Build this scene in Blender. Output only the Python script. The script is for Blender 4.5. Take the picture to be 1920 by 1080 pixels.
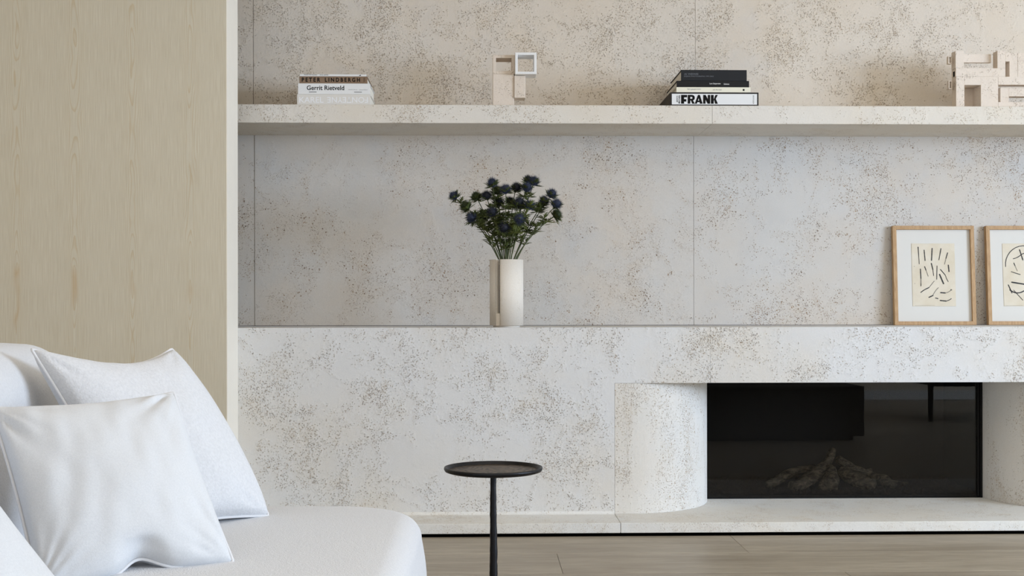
import bpy, bmesh, math, random
from mathutils import Vector, Matrix, noise as mn

# ------------------------------------------------------------------ scene reset
for o in list(bpy.data.objects):
    bpy.data.objects.remove(o)
SC = bpy.context.scene
COL = SC.collection
random.seed(7)

# ------------------------------------------------------------------ camera
F = 2300.0                       # focal length in pixels of a 1920 wide frame
EYE = 0.862                      # camera height
YAW = math.atan(57.0 / F)        # the wall recedes slightly to the right
ROLL = 1.76 / 1475
HOR = 580.0                      # horizon row
cd = bpy.data.cameras.new('camera')
cd.sensor_width = 36.0
cd.lens = 36.0 * F / 1920
cd.shift_y = (HOR - 540) / 1920
cd.clip_start = 0.05
cam = bpy.data.objects.new('camera', cd)
COL.objects.link(cam)
cam.matrix_world = (Matrix.Translation((0, 0, EYE)) @ Matrix.Rotation(-YAW, 4, 'Z')
                    @ Matrix.Rotation(math.pi / 2, 4, 'X') @ Matrix.Rotation(-ROLL, 4, 'Z'))
SC.camera = cam
CY, SY = math.cos(YAW), math.sin(YAW)

# ------------------------------------------------------------------ world, window light, added fill lamps, exposure
w = bpy.data.worlds.new('daylight'); SC.world = w; w.use_nodes = True
w.node_tree.nodes['Background'].inputs[0].default_value = (0.72, 0.84, 1.0, 1)
w.node_tree.nodes['Background'].inputs[1].default_value = 1.0
ld = bpy.data.lights.new('window_daylight', 'AREA')
ld.shape = 'RECTANGLE'; ld.size = 1.3; ld.size_y = 3.0
ld.energy = 420; ld.color = (0.645, 0.80, 1.02)
lo = bpy.data.objects.new('window_daylight', ld); COL.objects.link(lo)
lo.location = (6.32, 1.3, 1.6); lo.rotation_euler = (0, math.pi / 2, 0)
l2 = bpy.data.lights.new('rear_fill_light', 'AREA')  # added front fill; no window is known behind the camera
l2.shape = 'RECTANGLE'; l2.size = 3.6; l2.size_y = 1.9
l2.energy = 20; l2.color = (1.0, 0.96, 0.92)
lo2 = bpy.data.objects.new('rear_fill_light', l2); COL.objects.link(lo2)
lo2.location = (-0.6, -1.22, 1.45); lo2.rotation_euler = (math.pi / 2, 0, 0)
l3 = bpy.data.lights.new('overhead_fill_light', 'AREA')  # added soft fill from above; the ceiling holds no panel
l3.shape = 'RECTANGLE'; l3.size = 4.0; l3.size_y = 2.2
l3.energy = 26; l3.color = (1.0, 0.95, 0.89)
lo3 = bpy.data.objects.new('overhead_fill_light', l3); COL.objects.link(lo3)
lo3.location = (0.6, 2.0, 2.72)
vs = SC.view_settings
vs.view_transform = 'Standard'; vs.look = 'None'; vs.exposure = -0.04; vs.gamma = 1.0
vs.use_curve_mapping = False
SC.cycles.max_bounces = 10
SC.cycles.diffuse_bounces = 6
SC.cycles.use_denoising = True

# ------------------------------------------------------------------ planes of the room
YW, YSH, YC, YH, YG = 5.36, 5.00, 4.85, 4.645, 5.228   # back wall, shelf front, chimney breast, hearth front, fire glass

def ray(px, py):
    u, v = px - 960.0, py - HOR
    u, v = u - ROLL * v, v + ROLL * u
    return u / F, -v / F
def PD(px, py, d):               # point seen at a pixel at camera depth d
    a, b = ray(px, py)
    xc = a * d
    return Vector((xc * CY + d * SY, -xc * SY + d * CY, EYE + b * d))
def P(px, py, Y):                # ... on the plane y = Y
    a, b = ray(px, py)
    d = Y / (CY - a * SY)
    return PD(px, py, d)
def X(px, Y, py=580): return P(px, py, Y).x
def Z(py, Y, px=960): return P(px, py, Y).z
def proj(p):
    xc = p[0] * CY - p[1] * SY; zc = p[1] * CY + p[0] * SY
    u = F * xc / zc; v = -F * (p[2] - EYE) / zc
    return 960 + u + ROLL * v, HOR + v - ROLL * u

# ------------------------------------------------------------------ object helpers
ROOT = {}
def tag(o, label=None, cat=None, group=None, kind=None):
    if label: o['label'] = label
    if cat: o['category'] = cat
    if group: o['group'] = group
    if kind: o['kind'] = kind
    return o
def thing(name, loc, label=None, cat=None, group=None, kind=None):
    o = bpy.data.objects.new(name, None); COL.objects.link(o)
    o.location = loc; o.empty_display_size = 0.05
    ROOT[o] = Vector(loc)
    return tag(o, label, cat, group, kind)
def base_of(parent):
    while parent is not None:
        if parent in ROOT: return ROOT[parent]
        parent = parent.parent
    return Vector((0, 0, 0))
def link(name, me, mat, parent=None, smooth=False):
    o = bpy.data.objects.new(name, me); COL.objects.link(o)
    if parent is not None: o.parent = parent
    if mat is not None and not me.materials:
        for m in (mat if isinstance(mat, (list, tuple)) else [mat]): me.materials.append(m)
    if smooth: me.polygons.foreach_set('use_smooth', [True] * len(me.polygons))
    return o
def mesh(name, vs_, fs, mat, parent=None, smooth=False, mi=None):
    b = base_of(parent)
    me = bpy.data.meshes.new(name)
    me.from_pydata([tuple(Vector(v) - b) for v in vs_], [], fs)
    o = link(name, me, mat, parent, smooth)
    if mi: me.polygons.foreach_set('material_index', mi)
    me.update()
    return o
def bmobj(name, bm, mat, parent=None, smooth=False):
    b = base_of(parent)
    bmesh.ops.translate(bm, verts=bm.verts, vec=-b)
    bmesh.ops.recalc_face_normals(bm, faces=bm.faces)
    me = bpy.data.meshes.new(name); bm.to_mesh(me); bm.free()
    return link(name, me, mat, parent, smooth)
def add_box(bm, x0, x1, y0, y1, z0, z1, bev=0.0, seg=1):
    r = bmesh.ops.create_cube(bm, size=1.0)
    v = r['verts']
    for q in v:
        q.co = Vector(((x0 + x1) / 2 + q.co.x * (x1 - x0), (y0 + y1) / 2 + q.co.y * (y1 - y0), (z0 + z1) / 2 + q.co.z * (z1 - z0)))
    if bev > 0:
        es = list({e for q in v for e in q.link_edges})
        bmesh.ops.bevel(bm, geom=es, offset=bev, segments=seg, affect='EDGES', profile=0.5)
def box(name, x0, x1, y0, y1, z0, z1, mat, parent=None, bev=0.001, seg=1, smooth=False):
    bm = bmesh.new(); add_box(bm, x0, x1, y0, y1, z0, z1, bev, seg)
    return bmobj(name, bm, mat, parent, smooth)
def tube_geo(pts, rad, n=8, cap=True, jitter=None):
    vsx, fs = [], []
    pts = [Vector(p) for p in pts]
    up = None
    for i, p in enumerate(pts):
        t = (pts[min(i + 1, len(pts) - 1)] - pts[max(i - 1, 0)]).normalized()
        if up is None: up = t.orthogonal().normalized()
        up = (up - t * up.dot(t)).normalized()
        s = t.cross(up)
        r = rad[i] if isinstance(rad, (list, tuple)) else rad
        for k in range(n):
            a = 2 * math.pi * k / n
            rr = r * (jitter(p, k, i) if jitter else 1.0)
            vsx.append(p + (up * math.cos(a) + s * math.sin(a)) * rr)
    for i in range(len(pts) - 1):
        for k in range(n):
            fs.append((i * n + k, i * n + (k + 1) % n, (i + 1) * n + (k + 1) % n, (i + 1) * n + k))
    if cap:
        fs.append(tuple(range(n - 1, -1, -1)))
        fs.append(tuple((len(pts) - 1) * n + k for k in range(n)))
    return vsx, fs
def lathe_geo(prof, cx, cy, n=48):
    vsx, fs = [], []
    for r, z in prof:
        for k in range(n):
            a = 2 * math.pi * k / n
            vsx.append(Vector((cx + r * math.cos(a), cy + r * math.sin(a), z)))
    for i in range(len(prof) - 1):
        for k in range(n):
            fs.append((i * n + k, i * n + (k + 1) % n, (i + 1) * n + (k + 1) % n, (i + 1) * n + k))
    return vsx, fs

# ------------------------------------------------------------------ materials
class NT:
    def __init__(s, name):
        s.m = bpy.data.materials.new(name); s.m.use_nodes = True
        s.t = s.m.node_tree; s.n = s.t.nodes
        s.bsdf = s.n['Principled BSDF']
    def node(s, ty, **k):
        o = s.n.new(ty)
        for a, b in k.items():
            if a.startswith('i_'):
                key = a[2:].replace('_', ' ')
                s.put(o.inputs[key], b)
            else: setattr(o, a, b)
        return o
    def put(s, inp, v):
        if hasattr(v, 'is_output') or isinstance(v, bpy.types.NodeSocket): s.t.links.new(v, inp)
        else: inp.default_value = v
    def math(s, op, a, b=0.0, c=None, clamp=False):
        o = s.n.new('ShaderNodeMath'); o.operation = op; o.use_clamp = clamp
        s.put(o.inputs[0], a); s.put(o.inputs[1], b)
        if c is not None: s.put(o.inputs[2], c)
        return o.outputs[0]
    def rng(s, v, a, b, c=0.0, d=1.0, smooth=False):
        o = s.n.new('ShaderNodeMapRange'); o.clamp = True
        if smooth: o.interpolation_type = 'SMOOTHSTEP'
        for i, q in enumerate((v, a, b, c, d)): s.put(o.inputs[i], q)
        return o.outputs[0]
    def noise(s, co, scale, detail=2.0, rough=0.5, dist=0.0):
        o = s.n.new('ShaderNodeTexNoise')
        s.put(o.inputs['Vector'], co); s.put(o.inputs['Scale'], scale)
        o.inputs['Detail'].default_value = detail; o.inputs['Roughness'].default_value = rough
        o.inputs['Distortion'].default_value = dist
        return o.outputs['Fac']
    def mix(s, f, a, b):
        o = s.n.new('ShaderNodeMix'); o.data_type = 'RGBA'
        s.put(o.inputs['Factor'], f)
        for q, v in ((6, a), (7, b)):
            s.put(o.inputs[q], (*v, 1) if isinstance(v, tuple) and len(v) == 3 else v)
        return o.outputs[2]
    def coords(s, loc=(0, 0, 0), scale=(1, 1, 1), rot=(0, 0, 0)):
        tc = s.n.new('ShaderNodeTexCoord'); mp = s.n.new('ShaderNodeMapping')
        s.t.links.new(tc.outputs['Object'], mp.inputs[0])
        mp.inputs['Location'].default_value = loc; mp.inputs['Scale'].default_value = scale
        mp.inputs['Rotation'].default_value = rot
        return mp.outputs[0]
    def bump(s, h, strength=0.5, dist=0.003, nrm=None):
        o = s.n.new('ShaderNodeBump'); s.put(o.inputs['Height'], h)
        o.inputs['Strength'].default_value = strength; o.inputs['Distance'].default_value = dist
        if nrm is not None: s.t.links.new(nrm, o.inputs['Normal'])
        return o.outputs[0]
    def out(s, color=None, rough=0.6, normal=None, spec=0.3, metallic=0.0):
        b = s.bsdf
        if color is not None: s.put(b.inputs['Base Color'], (*color, 1) if isinstance(color, tuple) and len(color) == 3 else color)
        s.put(b.inputs['Roughness'], rough)
        b.inputs['Specular IOR Level'].default_value = spec
        b.inputs['Metallic'].default_value = metallic
        if normal is not None: s.t.links.new(normal, b.inputs['Normal'])
        return s.m

def srgb(r, g, b):
    f = lambda c: (c / 255 / 12.92) if c <= 10 else ((c / 255 + 0.055) / 1.055) ** 2.4
    return (f(r), f(g), f(b))

def stone(name, seed, ca, cb, cg, pit=0.75, relief=0.8, cl0=0.0, stretch=1.0, fine=265.0, big=1.0, pc1=(112, 83, 54), pc2=(156, 122, 84)):
    n = NT(name)
    co = n.coords(loc=seed); cs = n.coords(loc=seed, scale=(1, 1, stretch))
    at = n.node('ShaderNodeAttribute', attribute_name='density').outputs['Fac']
    cl = n.math('MULTIPLY_ADD', n.noise(cs, 3.6, 6, 0.60), 1.5, -0.25)
    cl = n.math('ADD', n.math('MULTIPLY_ADD', at, 0.15, cl), cl0)
    wob = n.noise(cs, 19, 3, 0.6)
    cl = n.math('ADD', cl, n.math('MULTIPLY', n.math('SUBTRACT', wob, 0.5), 0.75))
    # vein-like strings of pores
    rd = n.noise(cs, 5.5, 4, 0.55, 0.4)
    rd = n.math('SUBTRACT', 1.0, n.math('ABSOLUTE', n.math('MULTIPLY_ADD', rd, 2.0, -1.0)))
    cl = n.math('ADD', cl, n.rng(rd, 0.86, 1.0, -0.05, 0.20))
    # pores: scattered cells of a Voronoi pattern, bent a little so that they are not round
    wv = n.node('ShaderNodeTexNoise'); n.put(wv.inputs['Vector'], co); wv.inputs['Scale'].default_value = fine * 0.9; wv.inputs['Detail'].default_value = 2
    wc = n.node('ShaderNodeVectorMath', operation='MULTIPLY_ADD'); n.put(wc.inputs[0], wv.outputs['Color'])
    wc.inputs[1].default_value = (1.6 / fine,) * 3; n.put(wc.inputs[2], co)
    def pores(sc, d0, d1, c0, c1, rmin, rvar):
        v = n.node('ShaderNodeTexVoronoi'); n.put(v.inputs['Vector'], wc.outputs[0]); v.inputs['Scale'].default_value = sc
        sp = n.node('ShaderNodeSeparateColor'); n.put(sp.inputs[0], v.outputs['Color'])
        dens = n.rng(cl, c0, c1, d0, d1)
        act = n.rng(n.math('SUBTRACT', dens, sp.outputs[0]), 0.0, 0.08)
        r = n.math('MULTIPLY_ADD', sp.outputs[1], rvar, rmin)
        return n.math('MULTIPLY', act, n.rng(n.math('SUBTRACT', r, v.outputs['Distance']), -0.08, 0.14))
    pa = pores(fine, 0.012, 0.80, 0.40, 1.02, 0.20, 0.30)
    pb = n.math('MULTIPLY', pores(fine * 0.52, 0.0, 0.50, 0.52, 1.10, 0.16, 0.30), big)
    pm = n.math('MAXIMUM', pa, pb)
    warm = n.rng(n.noise(co, 1.7, 5, 0.6), 0.38, 0.66)
    grey = n.rng(n.noise(n.coords(loc=(seed[0] + 9, 3, 1)), 2.6, 6, 0.62), 0.52, 0.72)
    c = n.mix(warm, ca, cb)
    c = n.mix(n.math('MULTIPLY', grey, 0.7), c, cg)
    # iron stain around the busy patches
    st = n.math('MULTIPLY', n.rng(cl, 0.5, 0.95), n.rng(n.noise(co, 9, 4, 0.6), 0.45, 0.7))
    c = n.mix(n.math('MULTIPLY', st, 0.3), c, srgb(196, 178, 150))
    fleck = n.rng(n.noise(co, 300, 2, 0.6), 0.3, 0.7, 0.95, 1.04)
    c2 = n.node('ShaderNodeVectorMath', operation='SCALE'); n.put(c2.inputs[0], c); n.put(c2.inputs['Scale'], fleck)
    pc = n.mix(n.rng(n.noise(co, 12, 2), 0.4, 0.6), srgb(*pc1), srgb(*pc2))
    c = n.mix(n.math('MULTIPLY', pm, pit), c2.outputs[0], pc)
    fr = n.math('MULTIPLY', n.noise(co, 75, 3, 0.6), n.rng(cl, 0.35, 0.9, 0.15, 1.2))
    h = n.math('SUBTRACT', fr, n.math('MULTIPLY', pm, 1.0))
    return n.out(c, 0.8, n.bump(h, relief, 0.004), 0.2)

M = {}
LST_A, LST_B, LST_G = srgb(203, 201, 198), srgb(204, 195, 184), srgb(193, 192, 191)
M['stone_upper'] = stone('travertine_upper', (3.1, 0, 1.7), srgb(216, 207, 195), srgb(214, 201, 184), srgb(211, 205, 198), pit=0.6, relief=0.9, cl0=0.03, pc1=(142, 108, 70), pc2=(182, 148, 102))
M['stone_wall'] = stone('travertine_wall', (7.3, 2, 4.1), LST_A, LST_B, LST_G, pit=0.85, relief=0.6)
M['stone_front'] = stone('travertine_front', (1.4, 5, 8.2), srgb(216, 216, 216), srgb(214, 209, 201), srgb(212, 212, 212), pit=0.6, relief=0.9, cl0=0.0, pc1=(142, 108, 70), pc2=(182, 148, 102))
M['stone_curve'] = stone('travertine_curve', (5.9, 1, 2.6), srgb(219, 217, 213), srgb(217, 212, 204), srgb(212, 212, 210), pit=0.6, relief=0.7, stretch=0.3, cl0=0.01, pc1=(142, 108, 70), pc2=(182, 148, 102))
M['stone_shelf'] = stone('travertine_shelf', (2.2, 7, 0.4), srgb(220, 215, 207), srgb(217, 208, 194), srgb(216, 212, 206), pit=0.6, relief=0.7, cl0=-0.02, pc1=(142, 108, 70), pc2=(182, 148, 102))
M['stone_hearth'] = stone('travertine_hearth', (8.8, 4, 6.6), srgb(225, 225, 223), srgb(223, 219, 211), srgb(221, 221, 219), pit=0.5, relief=0.5, cl0=0.02, pc1=(142, 108, 70), pc2=(182, 148, 102))
M['stone_art'] = stone('travertine_carved', (4.4, 4, 4.6), srgb(222, 210, 197), srgb(219, 204, 188), srgb(220, 209, 198), pit=0.4, relief=0.8, cl0=-0.08, fine=330)
M['stone_art_white'] = stone('marble_white', (0.4, 4, 1.6), srgb(236, 236, 236), srgb(232, 230, 228), srgb(230, 231, 232), pit=0.1, relief=0.4, cl0=-0.2, fine=350)
M['stone_vase'] = stone('travertine_vase', (6.4, 2, 2.6), srgb(222, 215, 205), srgb(212, 199, 182), srgb(204, 200, 194), pit=0.3, relief=0.3, cl0=-0.12, stretch=0.25, fine=330)

def plain(name, col, rough=0.6, spec=0.3, bump_scale=None, bs=0.3, bd=0.001, metallic=0.0, var=0.0):
    n = NT(name)
    co = n.coords()
    c = (*col, 1)
    if var > 0:
        f = n.noise(co, 14, 4, 0.6)
        c = n.mix(f, tuple(q * (1 - var) for q in col), tuple(min(1, q * (1 + var)) for q in col))
    nr = n.bump(n.noise(co, bump_scale, 4, 0.65), bs, bd) if bump_scale else None
    return n.out(c, rough, nr, spec, metallic)

def wood_panel(name, ca, cb, cl):
    # flat-sawn softwood veneer: the same cathedral figure repeats on every strip
    n = NT(name)
    tc = n.node('ShaderNodeTexCoord').outputs['Object']
    sp = n.node('ShaderNodeSeparateXYZ'); n.put(sp.inputs[0], tc)
    per = 0.2155
    off = 0.028
    ux = n.math('ADD', sp.outputs[0], sp.outputs[1])
    q = n.math('DIVIDE', n.math('ADD', ux, off), per)
    strip = n.math('FLOOR', q)
    u = n.math('MULTIPLY', n.math('SUBTRACT', n.math('FRACT', q), 0.5), per)
    cmb = n.node('ShaderNodeCombineXYZ')
    n.put(cmb.inputs[0], n.math('MULTIPLY', u, 6.0)); n.put(cmb.inputs[1], n.math('MULTIPLY', strip, 0.06)); n.put(cmb.inputs[2], n.math('MULTIPLY', sp.outputs[2], 1.5))
    zn = n.noise(cmb.outputs[0], 1.0, 3, 0.55)
    cm2 = n.node('ShaderNodeCombineXYZ')
    n.put(cm2.inputs[0], n.math('MULTIPLY', u, 30.0)); n.put(cm2.inputs[1], strip); n.put(cm2.inputs[2], n.math('MULTIPLY', sp.outputs[2], 4.5))
    wv = n.noise(cm2.outputs[0], 1.0, 3, 0.6)
    uu = n.math('ADD', u, n.math('MULTIPLY', n.math('SUBTRACT', wv, 0.5), 0.009))
    d0 = n.math('MULTIPLY_ADD', zn, 0.10, -0.034)
    r = n.math('SQRT', n.math('ADD', n.math('MULTIPLY', uu, uu), n.math('MULTIPLY', d0, d0)))
    ring = n.math('FRACT', n.math('MULTIPLY', r, 190.0))
    line = n.rng(ring, 0.55, 0.95, 0, 1, True)
    line = n.math('MULTIPLY', line, n.rng(ring, 1.0, 0.95))
    near = n.rng(n.math('ABSOLUTE', u), 0.008, 0.05, 1.0, 0.38)
    fib = n.node('ShaderNodeMapping'); n.put(fib.inputs[0], tc); fib.inputs['Scale'].default_value = (1, 1, 0.02)
    fn = n.noise(fib.outputs[0], 420, 2, 0.6)
    big = n.noise(tc, 1.2, 2, 0.5)
    c = n.mix(n.rng(fn, 0.35, 0.65), ca, cb)
    c = n.mix(n.math('MULTIPLY', n.math('MULTIPLY', line, near), 0.52), c, cl)
    kn = n.rng(n.math('ABSOLUTE', d0), 0.0, 0.004, 1.0, 0.0)
    kn = n.math('MULTIPLY', kn, n.rng(n.math('ABSOLUTE', u), 0.004, 0.016, 1.0, 0.0))
    c = n.mix(n.math('MULTIPLY', kn, 0.5), c, srgb(190, 158, 112))
    return n.out(c, 0.55, n.bump(n.math('SUBTRACT', fn, n.math('MULTIPLY', line, 0.5)), 0.12, 0.001), 0.25)
M['panel'] = wood_panel('larch_veneer', srgb(212, 205, 187), srgb(201, 192, 172), srgb(192, 170, 132))
M['panel_edge'] = plain('larch_edge', srgb(236, 229, 216), 0.55, 0.25, 60, 0.1, 0.001, var=0.03)

def floor_wood():
    n = NT('oak_floor')
    tc = n.node('ShaderNodeTexCoord').outputs['Object']
    oi = n.node('ShaderNodeObjectInfo')
    mp = n.node('ShaderNodeMapping'); n.put(mp.inputs[0], tc); mp.inputs['Scale'].default_value = (0.12, 1, 1)
    cmb = n.node('ShaderNodeCombineXYZ'); n.put(cmb.inputs[0], n.math('MULTIPLY', oi.outputs['Random'], 37.0)); n.put(cmb.inputs[1], n.math('MULTIPLY', oi.outputs['Random'], 11.0))
    n.put(mp.inputs['Location'], cmb.outputs[0])
    a = n.noise(mp.outputs[0], 9, 5, 0.6, 0.6)
    b = n.noise(mp.outputs[0], 70, 4, 0.65)
    c = n.mix(n.rng(a, 0.35, 0.65), srgb(146, 135, 119), srgb(176, 166, 149))
    c = n.mix(n.rng(b, 0.45, 0.72, 0, 0.8), c, srgb(140, 127, 110))
    tint = n.rng(oi.outputs['Random'], 0, 1, 0.93, 1.05)
    v = n.node('ShaderNodeVectorMath', operation='SCALE'); n.put(v.inputs[0], c); n.put(v.inputs['Scale'], tint)
    return n.out(v.outputs[0], 0.42, n.bump(b, 0.25, 0.001), 0.35)
M['floor'] = floor_wood()

def fabric(name, col, col2, s1, st, sd, loops=False):
    n = NT(name)
    co = n.coords()
    if loops:
        a = n.node('ShaderNodeTexVoronoi'); n.put(a.inputs['Vector'], co); a.inputs['Scale'].default_value = s1
        h = n.math('SUBTRACT', 1.0, a.outputs['Distance'])
        h = n.math('ADD', n.math('MULTIPLY', h, 0.5), n.noise(co, s1 * 0.45, 4, 0.7))
    else:
        sc = n.node('ShaderNodeMapping'); n.put(sc.inputs[0], co)
        h = n.math('ADD', n.noise(co, s1, 3, 0.6), n.noise(co, s1 * 3, 2, 0.6))
    c = n.mix(n.rng(n.noise(co, s1 * 0.7, 3, 0.6), 0.35, 0.65), col2, col)
    m = n.out(c, 0.9, n.bump(h, st, sd), 0.1)
    n.bsdf.inputs['Sheen Weight'].default_value = 0.25
    n.bsdf.inputs['Sheen Roughness'].default_value = 0.6
    return m
M['sofa'] = fabric('white_boucle_sofa', srgb(208, 209, 212), srgb(199, 200, 203), 330, 0.45, 0.002, True)
M['pillow_boucle'] = fabric('white_wool_weave', srgb(209, 210, 213), srgb(200, 201, 204), 240, 0.55, 0.002, True)
M['pillow_linen'] = fabric('white_linen', srgb(208, 210, 213), srgb(201, 203, 206), 500, 0.35, 0.001)
M['piping'] = plain('white_piping', srgb(210, 210, 212), 0.9, 0.1)

M['black_metal'] = plain('blackened_steel', srgb(30, 30, 33), 0.38, 0.5, 55, 0.5, 0.002, metallic=0.6)
def tray_mat():
    n = NT('dark_wood_tray')
    co = n.coords()
    sp = n.node('ShaderNodeSeparateXYZ'); n.put(sp.inputs[0], co)
    warp = n.math('MULTIPLY', n.math('SUBTRACT', n.noise(co, 11, 3, 0.6), 0.5), 0.16)
    r = n.math('ADD', n.math('SQRT', n.math('ADD', n.math('POWER', n.math('ADD', sp.outputs[0], 0.012), 2.0), n.math('POWER', sp.outputs[1], 2.0))), warp)
    s = n.math('SINE', n.math('MULTIPLY', r, 300.0))
    c = n.mix(n.rng(s, -1, 1), srgb(34, 28, 25), srgb(104, 92, 80))
    return n.out(c, 0.45, n.bump(s, 0.15, 0.001), 0.4)
M['tray'] = tray_mat()
M['black'] = plain('matt_black', srgb(16, 16, 16), 0.7, 0.2)
M['gap'] = plain('shadow_gap', srgb(9, 9, 9), 0.9, 0.05)  # near-black painted in for shade inside gaps and recesses
M['joint'] = plain('joint_mortar', srgb(120, 102, 84), 0.9, 0.05)
M['firebox'] = plain('firebox_black', srgb(78, 76, 74), 0.85, 0.1, 30, 0.3, 0.002)
def log_mat():
    n = NT('charred_log')
    co = n.coords(); st = n.coords(scale=(1, 1, 1))
    a = n.noise(n.coords(scale=(0.35, 1, 1), rot=(0, 0.6, 0)), 75, 6, 0.7, 0.8)
    c = n.mix(n.rng(a, 0.34, 0.72), srgb(52, 47, 41), srgb(176, 164, 144))
    return n.out(c, 0.85, n.bump(a, 1.0, 0.008), 0.2)
M['log'] = log_mat()
M['ember'] = plain('ember_chips', srgb(78, 72, 66), 0.85, 0.2, 90, 0.5, 0.003, var=0.4)

def glass_mat():
    n = NT('fire_glass')
    t = n.node('ShaderNodeBsdfTransparent'); t.inputs[0].default_value = (0.70, 0.69, 0.68, 1)
    g = n.node('ShaderNodeBsdfGlossy'); g.inputs['Roughness'].default_value = 0.0; g.inputs[0].default_value = (1, 1, 1, 1)
    f = n.node('ShaderNodeFresnel'); f.inputs[0].default_value = 1.29
    mx = n.node('ShaderNodeMixShader')
    n.put(mx.inputs[0], f.outputs[0]); n.put(mx.inputs[1], t.outputs[0]); n.put(mx.inputs[2], g.outputs[0])
    n.t.links.new(mx.outputs[0], n.n['Material Output'].inputs[0])
    return n.m
M['fire_glass'] = glass_mat()
def oak_mat():
    n = NT('oak_frame')
    co = n.coords(scale=(1, 1, 0.15))
    a = n.noise(co, 160, 4, 0.6)
    return n.out(n.mix(n.rng(a, 0.35, 0.65), srgb(168, 134, 96), srgb(190, 157, 118)), 0.5, n.bump(a, 0.1, 0.001), 0.3)
M['oak'] = oak_mat()
M['mat_board'] = plain('mat_board', srgb(215, 213, 208), 0.8, 0.2)
def paper_mat():
    n = NT('aged_paper')
    a = n.noise(n.coords(), 9, 4, 0.6)
    return n.out(n.mix(n.rng(a, 0.35, 0.7), srgb(220, 212, 196), srgb(210, 198, 176)), 0.85, None, 0.1)
M['paper'] = paper_mat()
M['ink'] = plain('charcoal_ink', srgb(66, 66, 68), 0.9, 0.1, var=0.2)
M['ink_grey'] = plain('charcoal_dry', srgb(128, 124, 117), 0.9, 0.1, var=0.3)
M['white_wall'] = plain('white_plaster', srgb(231, 217, 195), 0.85, 0.2, 30, 0.1, 0.001)
M['white_paint'] = plain('white_paint', srgb(238, 237, 234), 0.6, 0.3)
M['book_white'] = plain('book_white', srgb(228, 229, 230), 0.5, 0.3)
M['book_pale'] = plain('book_pale_grey', srgb(219, 216, 211), 0.6, 0.3)
M['book_brown'] = plain('book_brown', srgb(131, 108, 88), 0.55, 0.3)
M['book_black'] = plain('book_black', srgb(13, 13, 15), 0.55, 0.3)
M['book_slate'] = plain('book_slate', srgb(25, 27, 31), 0.6, 0.3)
M['book_cream'] = plain('book_cream', srgb(232, 228, 210), 0.6, 0.3)
M['book_dark'] = plain('book_slipcase', srgb(44, 39, 36), 0.6, 0.3)
M['pages'] = plain('book_pages', srgb(226, 221, 210), 0.8, 0.1)
M['print_black'] = plain('print_black', srgb(22, 21, 20), 0.7, 0.1)
M['print_white'] = plain('print_white', srgb(222, 222, 222), 0.7, 0.1)
M['print_grey'] = plain('print_grey', srgb(120, 122, 128), 0.7, 0.1)
M['print_ghost'] = plain('print_ghost', srgb(234, 235, 238), 0.4, 0.4)
M['stem'] = plain('thistle_stem', srgb(84, 92, 62), 0.6, 0.3, var=0.2)
M['leaf'] = plain('thistle_leaf', srgb(80, 89, 46), 0.6, 0.3, var=0.35)
M['leaf_pale'] = plain('thistle_leaf_pale', srgb(102, 112, 54), 0.6, 0.3, var=0.25)
M['flower'] = plain('thistle_flower', srgb(50, 57, 78), 0.6, 0.3, var=0.3)
M['flower_dark'] = plain('thistle_flower_dark', srgb(40, 43, 54), 0.6, 0.3, var=0.3)
M['flower_green'] = plain('thistle_flower_green', srgb(54, 64, 38), 0.6, 0.3, var=0.3)
M['dark_fabric'] = plain('dark_fabric', srgb(62, 60, 60), 0.9, 0.1)

# ------------------------------------------------------------------ stone slabs with a density attribute
WALL_BLOBS = [  # x, y, rx, ry, amount : where the photograph's pores crowd (+) or thin out (-)
    (840, 440, 75, 60, 1.0), (560, 400, 80, 45, .5), (690, 330, 50, 60, .6), (640, 290, 25, 45, .7), (900, 520, 60, 60, .6),
    (530, 560, 60, 40, .3), (720, 560, 90, 45, .6), (960, 590, 120, 22, .8), (1050, 580, 60, 30, .5), (1040, 270, 60, 22, .5),
    (1160, 330, 90, 50, .4), (1255, 390, 40, 80, .7), (1285, 480, 18, 50, .7), (1372, 268, 14, 16, 2.4), (1420, 345, 14, 34, 1.6),
    (1442, 415, 18, 50, 1.8), (1395, 480, 34, 10, 2.2), (1430, 470, 20, 20, 1.2), (1540, 440, 110, 120, .5), (1500, 590, 80, 30, .6), (1620, 340, 120, 60, .3),
    (1320, 290, 6, 16, 2.0), (1880, 300, 60, 60, .3), (1610, 320, 40, 20, .5),
    (1150, 480, 130, 90, -.9), (1350, 430, 55, 110, -1.0), (520, 300, 70, 45, -.9), (760, 280, 60, 40, -.3), (1100, 530, 60, 40, -.6), (600, 500, 100, 60, -.1),
    # above the shelf
    (1130, 60, 130, 60, .7), (1252, 8, 22, 26, 1.8), (1200, 140, 110, 50, .5), (460, 95, 18, 50, 1.2), (1000, 40, 60, 40, .4), (1490, 110, 90, 90, .6),
    (1420, 30, 50, 40, .8), (1570, 15, 100, 25, .6), (1120, 180, 170, 16, .7), (1650, 75, 30, 25, .5), (640, 20, 120, 30, .3), (700, 100, 150, 50, -.3),
    (1740, 90, 130, 80, -.5), (1330, 60, 30, 60, -.4), (540, 60, 40, 60, -.2)]
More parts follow.
